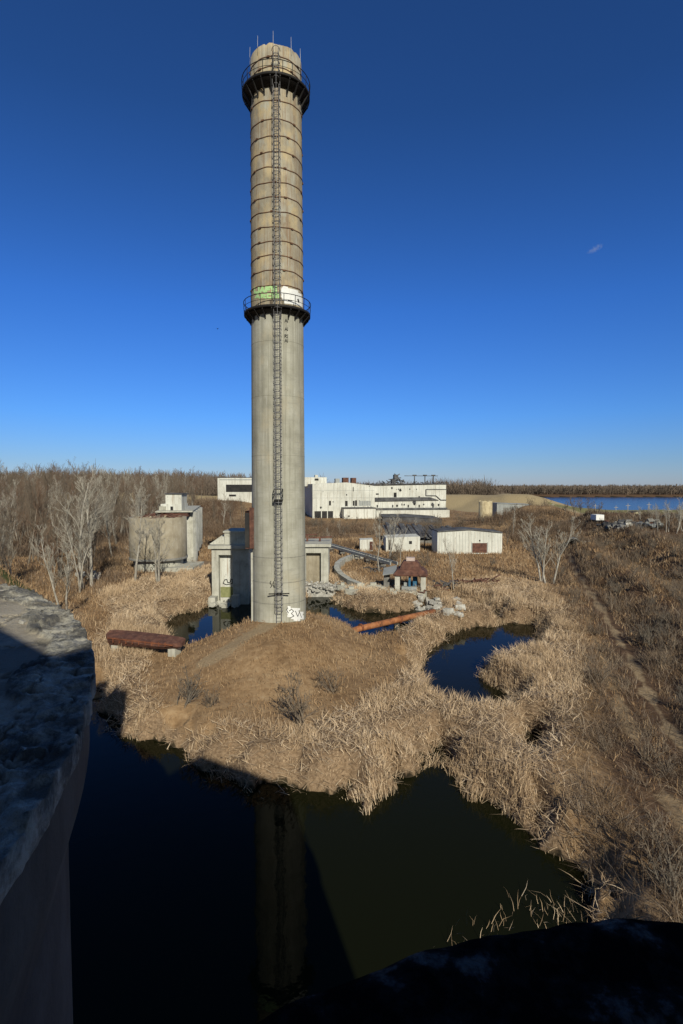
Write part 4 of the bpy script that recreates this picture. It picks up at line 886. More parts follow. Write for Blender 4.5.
# orange pipe
a, c_ = at(358, 629, .95), at(434, 611.5, 1.15); b = MB()
d = (c_-a); L_ = d.length; t = empty('rusty_pipe', a, math.atan2(d.y, d.x), 'long straight orange rusty pipe across the pond behind the chimney', 'pipe')
b.tube([(-2, 0, -.25), (0, 0, 0), (L_*.5, 0, .1), (L_, 0, .2)], .34, 14); b.build('pipe_run', M['rust_orange'], t)
for x in (.4, L_*.52, L_-.6): o = MB().lathe([(.32,-.1),(.43,-.1),(.43,.1),(.32,.1)], 16, caps=False).build('flange', M['rust'], t); o.rotation_euler = (0, R(90), 0); o.location = (x, 0, .1)
for x in (-1.5, L_-.3): MB().box(x-.35, x+.35, -.5, .5, -2.2, -.45).build('support_block', M['pale_conc'], t)
# curved channel wall
def channel():
    pts = [g(*q) for q in ((364,558),(352,560),(343,564),(337.5,569),(336.5,574),(341,580),(350,586),(360,590))]
    cx = sum(p_.x for p_ in pts)/len(pts); cy = sum(p_.y for p_ in pts)/len(pts)
    b = MB(); P = []
    for p_, q_ in zip(pts[:-1], pts[1:]):
        for k in range(4): P.append(p_.lerp(q_, k/4))
    P.append(pts[-1]); n = len(P); vs = []
    for i, p_ in enumerate(P):
        d = (P[min(i+1, n-1)]-P[max(i-1, 0)]); d.z = 0; d.normalize(); u_ = Vector((-d.y, d.x, 0)); z = gz(p_.x, p_.y)
        top = z + 1.15 - .3*abs(i/n-.4)
        for s_, zz in ((-.45, z-.6), (-.45, top), (.45, top), (.45, z-.6)): vs.append((p_.x+u_.x*s_-cx, p_.y+u_.y*s_-cy, zz))
    b.add(vs, [(i*4+k, i*4+(k+1) % 4, (i+1)*4+(k+1) % 4, (i+1)*4+k) for i in range(n-1) for k in range(4)]+[(0,1,2,3),tuple((n-1)*4+k for k in (3,2,1,0))])
    o = b.build('curved_wall', M['pale_conc'], None, (cx, cy, 0)); tag(o, 'pale curved concrete wall arcing between the chimney and the rusty-roofed ruin', 'wall')
channel()
# derelict conveyor bridge
a, c_ = g(318, 548), g(394, 571); t = empty('conveyor', (a.x, a.y, a.z), math.atan2(c_.y-a.y, c_.x-a.x), 'derelict grey conveyor gallery sloping down to the rusty-roofed ruin', 'conveyor')
L_ = (c_-a).xy.length; b = MB(); dz = gz(c_.x, c_.y)-a.z
for s_ in (-.7, .7): b.bar((-2, s_, 1.5), (L_, s_, dz+1.3), .2, .5)
for k in range(int(L_/1.1)): x = k*1.1; z = 1.5+(dz-.2)*x/L_; b.box(x-.1, x+.1, -.7, .7, z-.1, z+.05)
b.build('gallery_frame', M['grey_metal'], t)
for k in range(6):
    x = L_*(k+.3)/6; z = 1.2+(dz-.2)*x/L_; MB().box(x-.15, x+.15, -.65, .65, -1.2, z).build('leg', M['dark_conc'], t)
# second pipe rack, low debris line
a, c_ = g(326, 594), g(420, 596)
for (x, y) in ((352,592),(362,589),(374,588),(383,592),(392,594),(343,588)):
    q = g(x, y); b = MB(); w = random.uniform(.6, 1.5); b.box(-w, w, -.5, .5, -.3, .45, Matrix.Rotation(random.uniform(-.7,.7), 4, 'Z')); b.box(-w*.5, w*.3, -.3, .3, .45, .8)
    o = b.build('concrete_block', M['pale_conc'], None, q); tag(o, 'broken pale concrete block lying left of the rusty-roofed ruin', 'concrete block', 'blocks beside the ruin')
rn = random.Random(21)
for i in range(26):
    q = g(rn.uniform(414, 462), 0) if False else g(415+rn.random()**1.2*44, 0 or (617 - (i % 13)*1.25 + rn.uniform(-2, 2))); s_ = rn.uniform(.25, .65)
    b = MB().rock((0,0,0), s_, i+50).rock((s_*.7, .1, -.1), s_*.6, i+90)
    o = b.build('white_rubble_block', M['white_rubble'], None, q+Vector((0,0,.35))); tag(o, 'whitish rubble block in the heap by the right end of the orange pipe', 'rubble', 'rubble at the pipe end')
for i in range(12):
    q = g(rn.uniform(78, 98), rn.uniform(574, 582)); s_ = rn.uniform(.25, .6)
    o = MB().rock((0,0,0), s_, i+250).build('white_rubble_block', M['white_rubble'], None, q+Vector((0,0,.3))); tag(o, 'grey-white rubble block under the pale trees left of the tan silo', 'rubble', 'rubble under the pale trees')
# white frame (bench like) and scrap steel near the pavilion
for k, (x, y, mm, lb) in enumerate(((434,592,'rust_dark','tangled rusty scrap steel right of the ruin'),(447,588,'dark_roof','dark twisted scrap metal between the ruin and pale trees'),(466,586,'rust_dark','low rusty beam pile below the warehouse, leftmost'),(488,584,'rust_dark','low rusty beam pile below the warehouse, rightmost'),(378,572,'dark_roof','dark scrap metal beneath the conveyor'))):
    q = g(x, y); b = MB()
    for i in range(18):
        c0 = Vector((rn.uniform(-1.8,1.8), rn.uniform(-1,1), rn.uniform(0,.9))); a = rn.uniform(0,3.14); l = rn.uniform(.5,1.5); b.bar(c0, c0+Vector((l*math.cos(a), l*math.sin(a)*.5, rn.uniform(-.3,.5))), .12, .16)
    tag(b.build('scrap_pile', M[mm], None, q), lb, 'scrap')
# culvert
q = g(573.5, 545); t = empty('culvert', (q.x, q.y, q.z), R(-25), 'dark round culvert mouth with a pale concrete lip in the brown heap', 'culvert')
o = MB().lathe([(1.15,-.8),(1.30,-.8),(1.30,1.6),(1.15,1.6)], 28, caps=False).build('pipe_lip', M['dark_conc'], t); o.rotation_euler = (R(90),0,0); o.location = (0,0,.3)
o = MB().lathe([(0,0),(1.14,0)], 24, caps=False).build('pipe_mouth', M['dark_gap'], t); o.rotation_euler = (R(90),0,0); o.location = (0,.4,.3)
b = MB(); b.box(1.35,3.2,-.3,.4,-.6,.9); b.build('wing_wall', M['pale_conc'], t)
# utility poles
for k, (x, yb, yt, Y) in enumerate(((553,0,502.5,262),(595.5,0,504,258),(616,0,505.5,262),(628,0,503.5,235),(649,0,502.5,232),(669,0,508,226))):
    p = atY(x, yt, Y); z0 = gz(p.x, Y)
    t = empty('utility_pole', (p.x, Y, z0), R(10), 'thin pale utility pole standing on the flat by the river', 'utility pole', 'utility poles by the river')
    MB().tube([(0,0,-.5),(0,0,p.z-z0)], .17, 7, r1=.11).build('pole', M['bark_pale'], t)
    MB().box(-1.1, 1.1, -.06, .06, p.z-z0-1.0, p.z-z0-.85).build('crossarm', M['bark_pale'], t)

# ------------------------------------------------------------------ bare trees
def grow(seed, kind):
    rn = random.Random(seed); segs = []      # (p0,p1,r0,r1,level)
    def branch(p, d, L, r, lvl, maxl):
        n = 4 if lvl == 0 else 3 if lvl < maxl else 2
        pts = [p]; dirs = [d]
        for i in range(n):
            wob = .10 if lvl == 0 else .2
            d = (d + Vector((rn.gauss(0, wob), rn.gauss(0, wob), rn.gauss(0, wob*.5)+ ({'pale':.2,'brown':.16,'slim':.2}.get(kind,.03))))).normalized()
            q = p + d*(L/n); r2 = r*(1-.8*(i+1)/n) if lvl else r*(1-.72*(i+1)/n)
            r1 = r*(1-.8*i/n) if lvl else r*(1-.72*i/n)
            segs.append((p, q, max(r1, .0004), max(r2, .0003), lvl)); p = q; pts.append(p); dirs.append(d)
        if lvl < maxl:
            nb = {'pale': (15, 7, 7), 'brown': (15, 8, 7), 'shrub': (6, 6, 5), 'slim': (17, 7, 5)}[kind][min(lvl, 2)]
            for k in range(nb):
                t = (.28 + .7*(k+rn.random())/nb) if lvl == 0 else rn.uniform(.2, 1.0)
                f = t*n; i = min(n-1, int(f)); base = pts[i].lerp(pts[i+1], f-i)
                spread = {'pale': .42, 'brown': .55, 'shrub': .9, 'slim': .4}[kind]
                ph = rn.uniform(0, 2*math.pi); dd = dirs[i]; u_ = dd.orthogonal().normalized(); v_ = dd.cross(u_)
                nd = (dd + (u_*math.cos(ph)+v_*math.sin(ph))*rn.uniform(.5, 1.1)*spread*1.2).normalized()
                l = L*(1-t*.55)*rn.uniform(.38, .6)*(1.0 if lvl else {'pale': .85, 'brown': 1.0, 'shrub': 1, 'slim': .7}[kind])
                branch(base, nd, l, r*(1-.7*t)*(.42 if lvl == 0 else .5), lvl+1, maxl)
    if kind == 'shrub':
        for k in range(7):
            a = rn.uniform(0, 6.28); branch(Vector((rn.uniform(-.15,.15), rn.uniform(-.15,.15), -.1)), Vector((math.cos(a)*.5, math.sin(a)*.5, 1)).normalized(), rn.uniform(.7, 1.0), .022, 1, 3)
    else:
        ns = {'pale': rn.choice((2, 3)), 'brown': rn.choice((1, 2)), 'slim': 1}[kind]
        for k in range(ns):
            a = rn.uniform(0, 6.28); t_ = .14 if ns > 1 else .03
            branch(Vector((math.cos(a)*.02*ns, math.sin(a)*.02*ns, -.02)), Vector((math.cos(a)*t_, math.sin(a)*t_, 1)).normalized(), rn.uniform(.8, 1.0) if k else 1.0, {'pale': .011, 'brown': .012, 'slim': .009}[kind], 0, 3)
    return segs
def seg_mesh(name, segs, m, n, rmin):
    P0 = np.array([s[0][:] for s in segs]); P1 = np.array([s[1][:] for s in segs]); r0 = np.maximum([s[2] for s in segs], rmin); r1 = np.maximum([s[3] for s in segs], rmin*.6)
    D = P1-P0; D /= np.linalg.norm(D, axis=1, keepdims=True)+1e-9; up = np.where(np.abs(D[:, 2:3]) > .9, [[1,0,0]], [[0,0,1]]); U = np.cross(D, up); U /= np.linalg.norm(U, axis=1, keepdims=True); Wv = np.cross(D, U)
    k = len(segs); V = np.zeros((k, 2*n, 3))
    for i in range(n):
        c, s_ = math.cos(2*math.pi*i/n), math.sin(2*math.pi*i/n); o = U*c+Wv*s_
        V[:, i] = P0+o*r0[:, None]; V[:, n+i] = P1+o*r1[:, None]
    b = np.arange(k)[:, None]*2*n; fs = [b+np.array([[i, (i+1) % n, n+(i+1) % n, n+i]]) for i in range(n)]
    me = bpy.data.meshes.new(name); o = np_mesh(name, V.reshape(-1, 3), [np.concatenate(fs)], m); return o
def tree_proto(seed, kind, height, bark, twig, name, rt=.014):
    segs = grow(seed, kind)
    segs = [(s[0]*height, s[1]*height, s[2]*height, s[3]*height, s[4]) for s in segs]
    t = bpy.data.objects.new(name, None); COL.objects.link(t)
    tr = seg_mesh('trunk', [s for s in segs if s[4] == 0], bark, 7, .03); tr.parent = t
    cr = seg_mesh('crown', [s for s in segs if s[4] > 0], twig, 3, rt); cr.parent = t
    return t
protos = {}
protos['pale'] = [tree_proto(s, 'pale', 10, M['bark_pale'], M['twig_pale'], 'bare_tree', .0075) for s in (1, 2, 3, 4)]
protos['brown'] = [tree_proto(s, 'brown', 10, M['bark_brown'], M['twig_brown'], 'bare_tree', .0085) for s in (11, 12, 13)]
protos['russet'] = [tree_proto(s, 'brown', 10, M['bark_brown'], M['twig_red'], 'bare_tree', .0085) for s in (14, 15)]
protos['slim'] = [tree_proto(s, 'slim', 10, M['bark_pale'], M['twig_pale'], 'bare_tree', .0075) for s in (21, 22)]
used = set()
def put_tree(kind, loc, hgt, label, group=None, wx=1.0, i=None):
    lst = protos[kind]; k = random.randrange(len(lst)) if i is None else i % len(lst); pr = lst[k]
    if (kind, k) in used: t = copy_tree(pr)
    else: t = pr; used.add((kind, k))
    t.location = loc; s = hgt/10; t.scale = (s*wx, s*wx, s); t.rotation_euler = (0, 0, random.uniform(0, 6.28))
    for key in ('group',):
        if key in t: del t[key]
    tag(t, label, 'tree', group); return t
def tree_at(kind, px, pyb, pyt, label, group=None, wx=1.0, i=None):
    q = g(px, pyb); hgt = (pyb-pyt)/F*q.y*1.0
    return put_tree(kind, q, hgt, label, group, wx, i)
tree_at('pale', 88, 588, 478, 'tallest pale many-stemmed bare tree behind the foreground silo', wx=1.5, i=0)
tree_at('pale', 78, 592, 520, 'pale slender bare tree just left of the tallest pale tree', wx=1.2, i=1)
tree_at('pale', 65, 612, 535, 'pale bare tree closest behind the rim of the foreground silo', wx=1.4, i=2)
tree_at('slim', 133, 583, 500, 'slim pale bare tree before the left side of the tan silo', wx=1.8, i=0)
tree_at('pale', 161, 583, 520, 'forked pale bare tree before the middle of the tan silo', wx=1.7, i=3)
tree_at('pale', 541, 582, 520, 'pale bare tree cluster left stem, left of the culvert', wx=1.5, i=0)
tree_at('pale', 549, 584, 524, 'pale bare tree with leaning stems, just left of the culvert', wx=1.6, i=2)
tree_at('slim', 455, 590, 540, 'slim lone pale tree below the warehouse front', wx=1.3, i=1)
tree_at('slim', 380, 572, 512, 'pale bare tree with olive twigs before the factory, left one', wx=1.4, i=0)
tree_at('pale', 388, 560, 516, 'pale bare tree with olive twigs before the factory, right one', wx=1.2, i=1)
tree_at('slim', 399, 566, 528, 'thin bare tree in front of the low white walls', wx=1.2, i=1)
tree_at('brown', 424, 548, 520, 'brown bare tree between the low white walls and the warehouse', wx=1.1, i=0)
tree_at('brown', 433, 550, 517, 'brown bare tree at the left corner of the warehouse', wx=1.2, i=1)
tree_at('brown', 506, 545, 522, 'brown bare tree at the right corner of the warehouse', wx=1.2, i=2)
tree_at('slim', 512, 536, 512, 'slim grey tree left of the brown heap, before the shed', wx=1.3, i=0)
for k, (x, yb, yt, kd) in enumerate(((224,528,496,'slim'),(232,526,500,'brown'),(214,520,500,'brown'),(242,522,500,'brown'),(320,532,519,'brown'),(340,534,520,'slim'),(350,536,524,'brown'),(366,536,522,'brown'),(376,534,517,'brown'),(405,534,520,'brown'),(415,530,518,'slim'),(330,545,528,'slim'))):
    tree_at(kd, x, yb, yt, 'small bare tree on the rough ground around the far buildings', 'small bare trees around the far buildings', 1.3)
for k, (x, yb, yt) in enumerate(((576,516,498),(582,517,500),(589,516,499),(598,516,503),(564,515,502),(659,531,506),(667,532,503),(676,533,501),(684,531,504),(640,520,507),(652,519,506))):
    tree_at('brown' if k < 5 else 'pale', x, yb, yt, 'bare tree along the near bank of the river' if k < 5 else 'pale bare tree on the flat at the right edge of the photo', 'bare trees on the near river bank' if k < 5 else 'pale trees at the right edge', 1.5 if k < 5 else 1.3)
# the left wood: individual trees
rn = random.Random(33); placed = []
tries = 0
while len(placed) < 235 and tries < 20000:
    tries += 1
    v = rn.random(); Y = 62 + 270*v**1.15; px = rn.uniform(-60, 205); X = (px-341.5)/F*Y
    lim = np.interp(Y, [62, 90, 110, 150, 220, 330], [40, 105, 128, 168, 190, 215])
    if px > lim or (Y < 74 and px > 35): continue
    if math.hypot(X+32.5, (Y-106)*.7) < 13: continue
    if any((X-a)**2+(Y-b_)**2 < (2.4+Y*.004)**2 for a, b_ in placed): continue
    placed.append((X, Y)); pal = rn.random()
    kd = 'pale' if pal < .26 else 'russet' if pal < .6 else 'brown'
    hgt = rn.uniform(9, 15)*(1+.3*sst(Y, 100, 300)); hgt = min(hgt, max(6, 15.2 + Y*.030 - gz(X, Y)*.5))*(.8 if Y < 80 else 1)
    lab = {'pale': 'pale grey bare tree within the left wood', 'russet': 'russet-brown bare tree within the left wood', 'brown': 'dark brown bare tree within the left wood'}[kd]
    put_tree(kd, (X, Y, gz(X, Y)), hgt, lab, {'pale': 'pale trees in the left wood', 'russet': 'russet trees in the left wood', 'brown': 'brown trees in the left wood'}[kd], rn.uniform(.9, 1.3))
# protos unused -> remove
for k, lst in protos.items():
    for i, t in enumerate(lst):
        if (k, i) not in used:
            for c_ in list(t.children): bpy.data.objects.remove(c_)
            bpy.data.objects.remove(t)

# ------------------------------------------------------------------ stroke fields
def strokes(name, B, D, Ln, Wd, m, bend=.25, val=None, side=None):
    """B base (N,3), D unit dir, curved two-segment ribbons ending in a point"""
    N_ = len(B); ph = RNG.uniform(0, 2*np.pi, N_); S = np.stack([np.cos(ph), np.sin(ph), np.zeros(N_)], 1)*Wd[:, None]*.5
    Bd = RNG.normal(0, 1, (N_, 3)); Bd[:, 2] = -np.abs(Bd[:, 2])*.6; Bd *= (bend*Ln)[:, None]
    Mid = B + D*(Ln*.55)[:, None] + Bd*.15; Tip = B + D*Ln[:, None] + Bd*.6
    V = np.stack([B-S, B+S, Mid-S*.8, Mid+S*.8, Tip], 1).reshape(-1, 3); b = np.arange(N_)*5
    q = np.stack([b, b+1, b+3, b+2], 1); t3 = np.stack([b+2, b+3, b+4], 1)
    v = val if val is not None else RNG.random(N_)
    return np_mesh(name, V, [q, t3], m, attrs=dict(v=np.repeat(v, 5)))
def dirs(N_, lean, az=None, azs=None):
    a = RNG.uniform(0, 2*np.pi, N_) if az is None else az + RNG.normal(0, azs, N_); t = np.abs(RNG.normal(0, lean, N_)).clip(0, 1.45)
    return np.stack([np.cos(a)*np.sin(t), np.sin(a)*np.sin(t), np.cos(t)], 1)
def sample(n, x0, x1, y0, y1):
    return RNG.uniform(x0, x1, n), RNG.uniform(y0, y1, n)
# reeds
X, Y = sample(1000000, -40, 32, 14, 100)
sd = poly_sd(X, Y, REED_POLY); Z = H(X, Y); md = np.hypot(X-MC[0], (Y-MC[1])/1.58)
dens = sst(-sd, -.6, 1.2)*sst(md + (fbm(X*.3, Y*.3, 3)-.5)*2, 11.0, 12.2)
cl = fbm(X*.45+3, Y*.45+50, 4); dens *= .22 + .78*sst(cl, .40, .54)
dens *= np.where(Z > .1, 1.0, np.where(Z > -.35, .55, sst(fbm(X*.9+12, Y*.9, 3), .60, .68)*.0))
dens *= np.interp(Y, [20, 45, 70, 100], [1, .85, .6, .4])
k = RNG.random(len(X)) < dens*.85; X, Y, Z = X[k], Y[k], Z[k]; N_ = len(X)
print('reeds', N_)
flat = sst(fbm(X*.25+30, Y*.25+9, 3), .48, .62)
lean = .35 + .75*flat; D = dirs(N_, 1.0); t = np.abs(RNG.normal(0, 1, N_))*lean; t = t.clip(0, 1.4); azf = fbm(X*.12, Y*.12, 2)*14
mixa = RNG.normal(0, .8, N_) + azf; D = np.stack([np.cos(mixa)*np.sin(t), np.sin(mixa)*np.sin(t), np.cos(t)], 1)
hmap = .35 + .95*sst(cl[k], .40, .62); Ln = RNG.uniform(.35, 1.1, N_)*hmap*np.interp(Y, [20, 34, 50], [.7, .8, .95])
Wd = RNG.uniform(.015, .034, N_)*np.interp(Y, [20, 60, 100], [.9, 1.5, 2.4])
val = (RNG.random(N_)*.75 + .35*sst(fbm(X*.2, Y*.2+70, 3), .35, .65)).clip(0, 1)
tag(strokes('reeds', np.stack([X, Y, np.maximum(Z, -.05)-.05], 1), D, Ln, Wd, M['reed'], .3, val), 'dense dry tan reeds filling the marsh around the ponds', 'reeds', kind='stuff')
# flattened litter of broken stalks between the standing reeds
X, Y = sample(420000, -40, 32, 14, 90)
sd = poly_sd(X, Y, REED_POLY); Z = H(X, Y); md = np.hypot(X-MC[0], (Y-MC[1])/1.58)
dens = sst(-sd, -1, 1)*sst(md + (fbm(X*.3, Y*.3, 3)-.5)*2, 10.9, 12.2)*np.where(Z > -.02, 1.0, np.where(Z > -.4, .45*sst(fbm(X*.8+12, Y*.8, 3), .42, .55), 0))*np.interp(Y, [20, 90], [1, .5])
k = RNG.random(len(X)) < dens*.8; X, Y, Z = X[k], Y[k], Z[k]; N_ = len(X); print('litter', N_)
t = RNG.uniform(.9, 1.5, N_); a = RNG.uniform(0, 2*np.pi, N_); D = np.stack([np.cos(a)*np.sin(t), np.sin(a)*np.sin(t), np.cos(t)], 1)
tag(strokes('reed_litter', np.stack([X, Y, np.maximum(Z, 0)+RNG.uniform(0, .35, N_)], 1), D, RNG.uniform(.3, 1.0, N_), RNG.uniform(.02, .045, N_)*np.interp(Y, [20, 60, 90], [.9, 1.5, 2.2]), M['reed'], .3), 'broken bleached reed stalks lying flat and tangled across the marsh', 'reeds', kind='stuff')
# dry grass on mound and dry land
X, Y = sample(760000, -60, 60, 20, 150)
sd = poly_sd(X, Y, REED_POLY); Z = H(X, Y); md = np.hypot(X-MC[0], (Y-MC[1])/1.58)
on = (sd > -.5) | (md < 12.4); tr = np.minimum(line_d(X, Y, TRAIL), line_d(X, Y, TRACK))
dens = np.where(on & (Z > .15), .42 + .55*sst(fbm(X*.4, Y*.4, 3), .35, .6), 0)*sst(tr, .4, 1.3)*np.interp(Y, [20, 80, 150], [.8, .8, .45])*np.where(md < 12.4, 1.0, .6)
dens *= np.abs(X)/Y < .72
k = (RNG.random(len(X)) < dens); X, Y, Z = X[k], Y[k], Z[k]; N_ = len(X); print('grass', N_)
Ln = RNG.uniform(.15, .65, N_)*np.interp(Y, [20, 150], [.9, 1.8]); Wd = RNG.uniform(.02, .05, N_)*np.interp(Y, [20, 60, 150], [.8, 1.5, 3.5])
val = (RNG.random(N_)*.7 + .3*sst(fbm(X*.3+8, Y*.3, 3), .35, .65)).clip(0, 1); onm = np.hypot(X-MC[0], (Y-MC[1])/1.58) < 12.2; val = np.where(onm, val*.6+.22, val); Ln = Ln*np.where(onm, .72, 1)
tag(strokes('dry_grass', np.stack([X, Y, Z-.03], 1), dirs(N_, .75), Ln, Wd, M['grass'], .4, val), 'short brown dry grass over the mound and open ground', 'grass', kind='stuff')
# brush on the right bank
X, Y = sample(900000, 6, 130, 12, 190)
rb = X - np.interp(Y, [10,21.5,29,38,51,66,80,400], [9.5,10.5,12.2,16.8,22.9,27.3,31,110])
tr = np.minimum(np.minimum(line_d(X, Y, TRACK), line_d(X, Y, TRACK2)), line_d(X, Y, TRACK3)+.2); cl = fbm(X*.35+8, Y*.35+4, 4)
dens = sst(rb, -.5, 1.5)*(.22+.78*sst(cl, .40, .56))*(.06+.94*sst(tr + (fbm(X*.5, Y*.5, 3)-.5)*.8, .3, 1.0))*(X/Y < .72)*np.interp(Y, [12, 60, 190], [1, .8, .4])
Z = H(X, Y); dens *= Z > .1
k = RNG.random(len(X)) < dens; X, Y, Z, cl = X[k], Y[k], Z[k], cl[k]; N_ = len(X); print('brush', N_)
Ln = RNG.uniform(.4, 1.5, N_)*(.5+.9*sst(cl, .42, .62)); Wd = RNG.uniform(.010, .026, N_)*np.interp(Y, [12, 60, 190], [.9, 2.0, 5])
tag(strokes('brush', np.stack([X, Y, Z-.05], 1), dirs(N_, .7), Ln, Wd, M['brush'], .45), 'tangled grey-brown brush covering the right bank', 'brush', kind='stuff')
# long bent grass on the near part of the bank
X, Y = sample(90000, 7, 34, 14, 46)
rb = X - np.interp(Y, [10,21.5,29,38,51,66,80,400], [9.5,10.5,12.2,16.8,22.9,27.3,31,110]); Z = H(X, Y); cl = fbm(X*.5+2, Y*.5+4, 4)
k = RNG.random(len(X)) < sst(rb, -1.5, .5)*(.15+.85*sst(cl, .36, .56))*(X/Y < .76)*(Z > .05)*(.08+.92*sst(np.minimum(line_d(X, Y, TRACK), line_d(X, Y, TRACK3)+.2) + (fbm(X*.5, Y*.5, 3)-.5)*.8, .3, 1.0)); X, Y, Z, cl = X[k], Y[k], Z[k], cl[k]; N_ = len(X)
azl = fbm(X*.2, Y*.2, 2)*12 + RNG.normal(0, .7, N_); t = np.abs(RNG.normal(.8, .35, N_)).clip(0, 1.5); D = np.stack([np.cos(azl)*np.sin(t), np.sin(azl)*np.sin(t), np.cos(t)], 1)
tag(strokes('long_grass', np.stack([X, Y, Z-.04], 1), D, RNG.uniform(.4, 1.2, N_), RNG.uniform(.012, .026, N_), M['brush'], .6, (.35+.65*RNG.random(N_))), 'long bent pale grass on the near part of the right bank', 'grass', kind='stuff')
# rough undergrowth further out and under the left wood
X, Y = sample(520000, -220, 150, 72, 330)
keep = (X/Y < .72) & (X/Y > -.75); X, Y = X[keep], Y[keep]; Z = H(X, Y); cl = fbm(X*.12+8, Y*.12+4, 4)
dl = line_d(X, Y, [(-20,390),(40,372),(96,348),(122,270)]); dl2 = line_d(X, Y, [(-170,330),(-60,352)])
wood = sst(-X - 18 - (Y-62)*.18, 0, 10)
dens = (.12 + .5*sst(cl, .45, .6) + .6*wood)*(dl > 45)*(dl2 > 36)*(Z > .3)*np.interp(Y, [72, 330], [.7, .35])*(poly_sd(X, Y, REED_POLY) > 0)*((Y < 232) | (X < 90))
k = RNG.random(len(X)) < dens; X, Y, Z, cl, wood = X[k], Y[k], Z[k], cl[k], wood[k]; N_ = len(X); print('under', N_)
Ln = RNG.uniform(.4, 1.3, N_)*(.6+.8*sst(cl, .45, .6))*(1+1.2*wood); Wd = RNG.uniform(.03, .07, N_)*np.interp(Y, [72, 330], [.9, 3.0])
tag(strokes('undergrowth', np.stack([X, Y, Z-.05], 1), dirs(N_, .5), Ln, Wd, M['brush'], .4, (.25+.6*RNG.random(N_))), 'brown undergrowth over the waste ground and the wood floor', 'undergrowth', kind='stuff')
X, Y = sample(160000, -75, 80, 125, 232)
cl = fbm(X*.09+2, Y*.16+40, 4); Z = H(X, Y)
k = (RNG.random(len(X)) < sst(cl, .44, .56)*.6) & (X/Y < .45) & ~((Y > 112) & (Y < 158) & (X > 4) & (X < 45)) & ~((Y > 196) & (X > -20)); X, Y, Z, cl = X[k], Y[k], Z[k], cl[k]; N_ = len(X); print('belt', N_)
tag(strokes('scrub', np.stack([X, Y, Z-.05], 1), dirs(N_, .45), RNG.uniform(.8, 2.6, N_)*(.5+sst(cl, .46, .62)), RNG.uniform(.05, .1, N_), M['brush'], .35, .05+.6*RNG.random(N_)), 'grey-brown scrub thickets on the waste ground before the factory', 'scrub', kind='stuff')
# far woods as masses: crowns of upright twig strokes
def far_woods(name, label, zones, seed, hs=1.0):
    rg = np.random.default_rng(seed); BB = []; DD = []; LL = []; WW = []
    for (x0, x1, y0, y1, n, h0, h1) in zones:
        cx = rg.uniform(x0, x1, n); cy = rg.uniform(y0, y1, n); hh_ = rg.uniform(h0, h1, n); cz = H(cx, cy)
        kk = 46
        tx = np.repeat(cx, kk); ty = np.repeat(cy, kk); tz = np.repeat(cz, kk); th = np.repeat(hh_, kk)
        a = rg.uniform(0, 2*np.pi, n*kk); q = rg.random(n*kk)**.6; rr_ = th*.27*q; zz = rg.uniform(.15, .82, n*kk)*np.sqrt(1-.55*q*q)
        BB.append(np.stack([tx+rr_*np.cos(a)*.8, ty+rr_*np.sin(a)*.8, tz+th*zz], 1))
        d = np.stack([np.cos(a)*q*.7, np.sin(a)*q*.7, np.ones(n*kk)], 1) + rg.normal(0, .25, (n*kk, 3)); d /= np.linalg.norm(d, axis=1, keepdims=True); DD.append(d)
        LL.append(th*rg.uniform(.12, .26, n*kk)); WW.append(np.maximum(.05, np.hypot(tx, ty)*.00055)*rg.uniform(.7, 1.5, n*kk))
        BB.append(np.stack([cx, cy, cz-.2], 1)); DD.append(np.tile([[0,0,1.]], (n, 1))); LL.append(hh_*.8); WW.append(np.maximum(.2, np.hypot(cx, cy)*.0008))
    o = strokes(name, np.concatenate(BB), np.concatenate(DD), np.concatenate(LL), np.concatenate(WW), M['far_wood'], .2); tag(o, label, 'wood', kind='stuff'); print(name, sum(len(x) for x in LL))
far_woods('far_wood', 'hazy bare wood along the horizon on the left and behind the chimney', [(-420,-150,300,420,1100,15,23),(-170,-60,340,440,420,12,17),(-620,-100,430,720,1500,16,25),(-160,70,400,600,500,14,20)], 3)
far_woods('far_wood', 'bare grey wood rising beyond the mown hill right of the factory', [(66,112,396,440,240,14,23),(50,126,396,450,200,8,13),(-20,118,450,640,500,13,20)], 4)
far_woods('far_wood', 'brown wood along the far bank of the river', [(120,1100,770,860,2600,11,15),(100,1500,860,1100,2200,12,17)], 5)
# bare shrubs on the mound and the reed bed
def shrub_proto(seed, m, name):
    return seg_mesh(name, [(s[0], s[1], s[2], s[3], s[4]) for s in grow(seed, 'shrub')], m, 3, .0055)
sp = [shrub_proto(s, M['twig_brown'], 'bare_shrub') for s in (5, 6, 7)] + [shrub_proto(8, M['bark_brown'], 'bare_shrub')]
su = set()
def put_shrub(px, py, hpx, label, group=None, i=None, q=None, hm=None):
    q = q or g(px, py); k = random.randrange(4) if i is None else i
    o = sp[k] if k not in su else sp[k].copy()
    if k in su: COL.objects.link(o)
    su.add(k); s = (hm or hpx/F*q.y)/.85; o.location = q; o.scale = (s, s, s); o.rotation_euler = (0, 0, random.uniform(0, 6.3))
    if 'group' in o: del o['group']
    tag(o, label, 'shrub', group)
put_shrub(300, 728, 50, 'dark twiggy bare shrub on the lower front of the mound', i=0)
put_shrub(334, 692, 26, 'small bare shrub halfway up the right side of the mound', i=1)
put_shrub(209, 706, 22, 'small bare shrub at the left foot of the mound', i=2)
put_shrub(183, 704, 36, 'thin pale sapling at the left foot of the mound', i=3)
put_shrub(52, 640, 34, 'dark bare shrub behind the foreground silo', i=1)
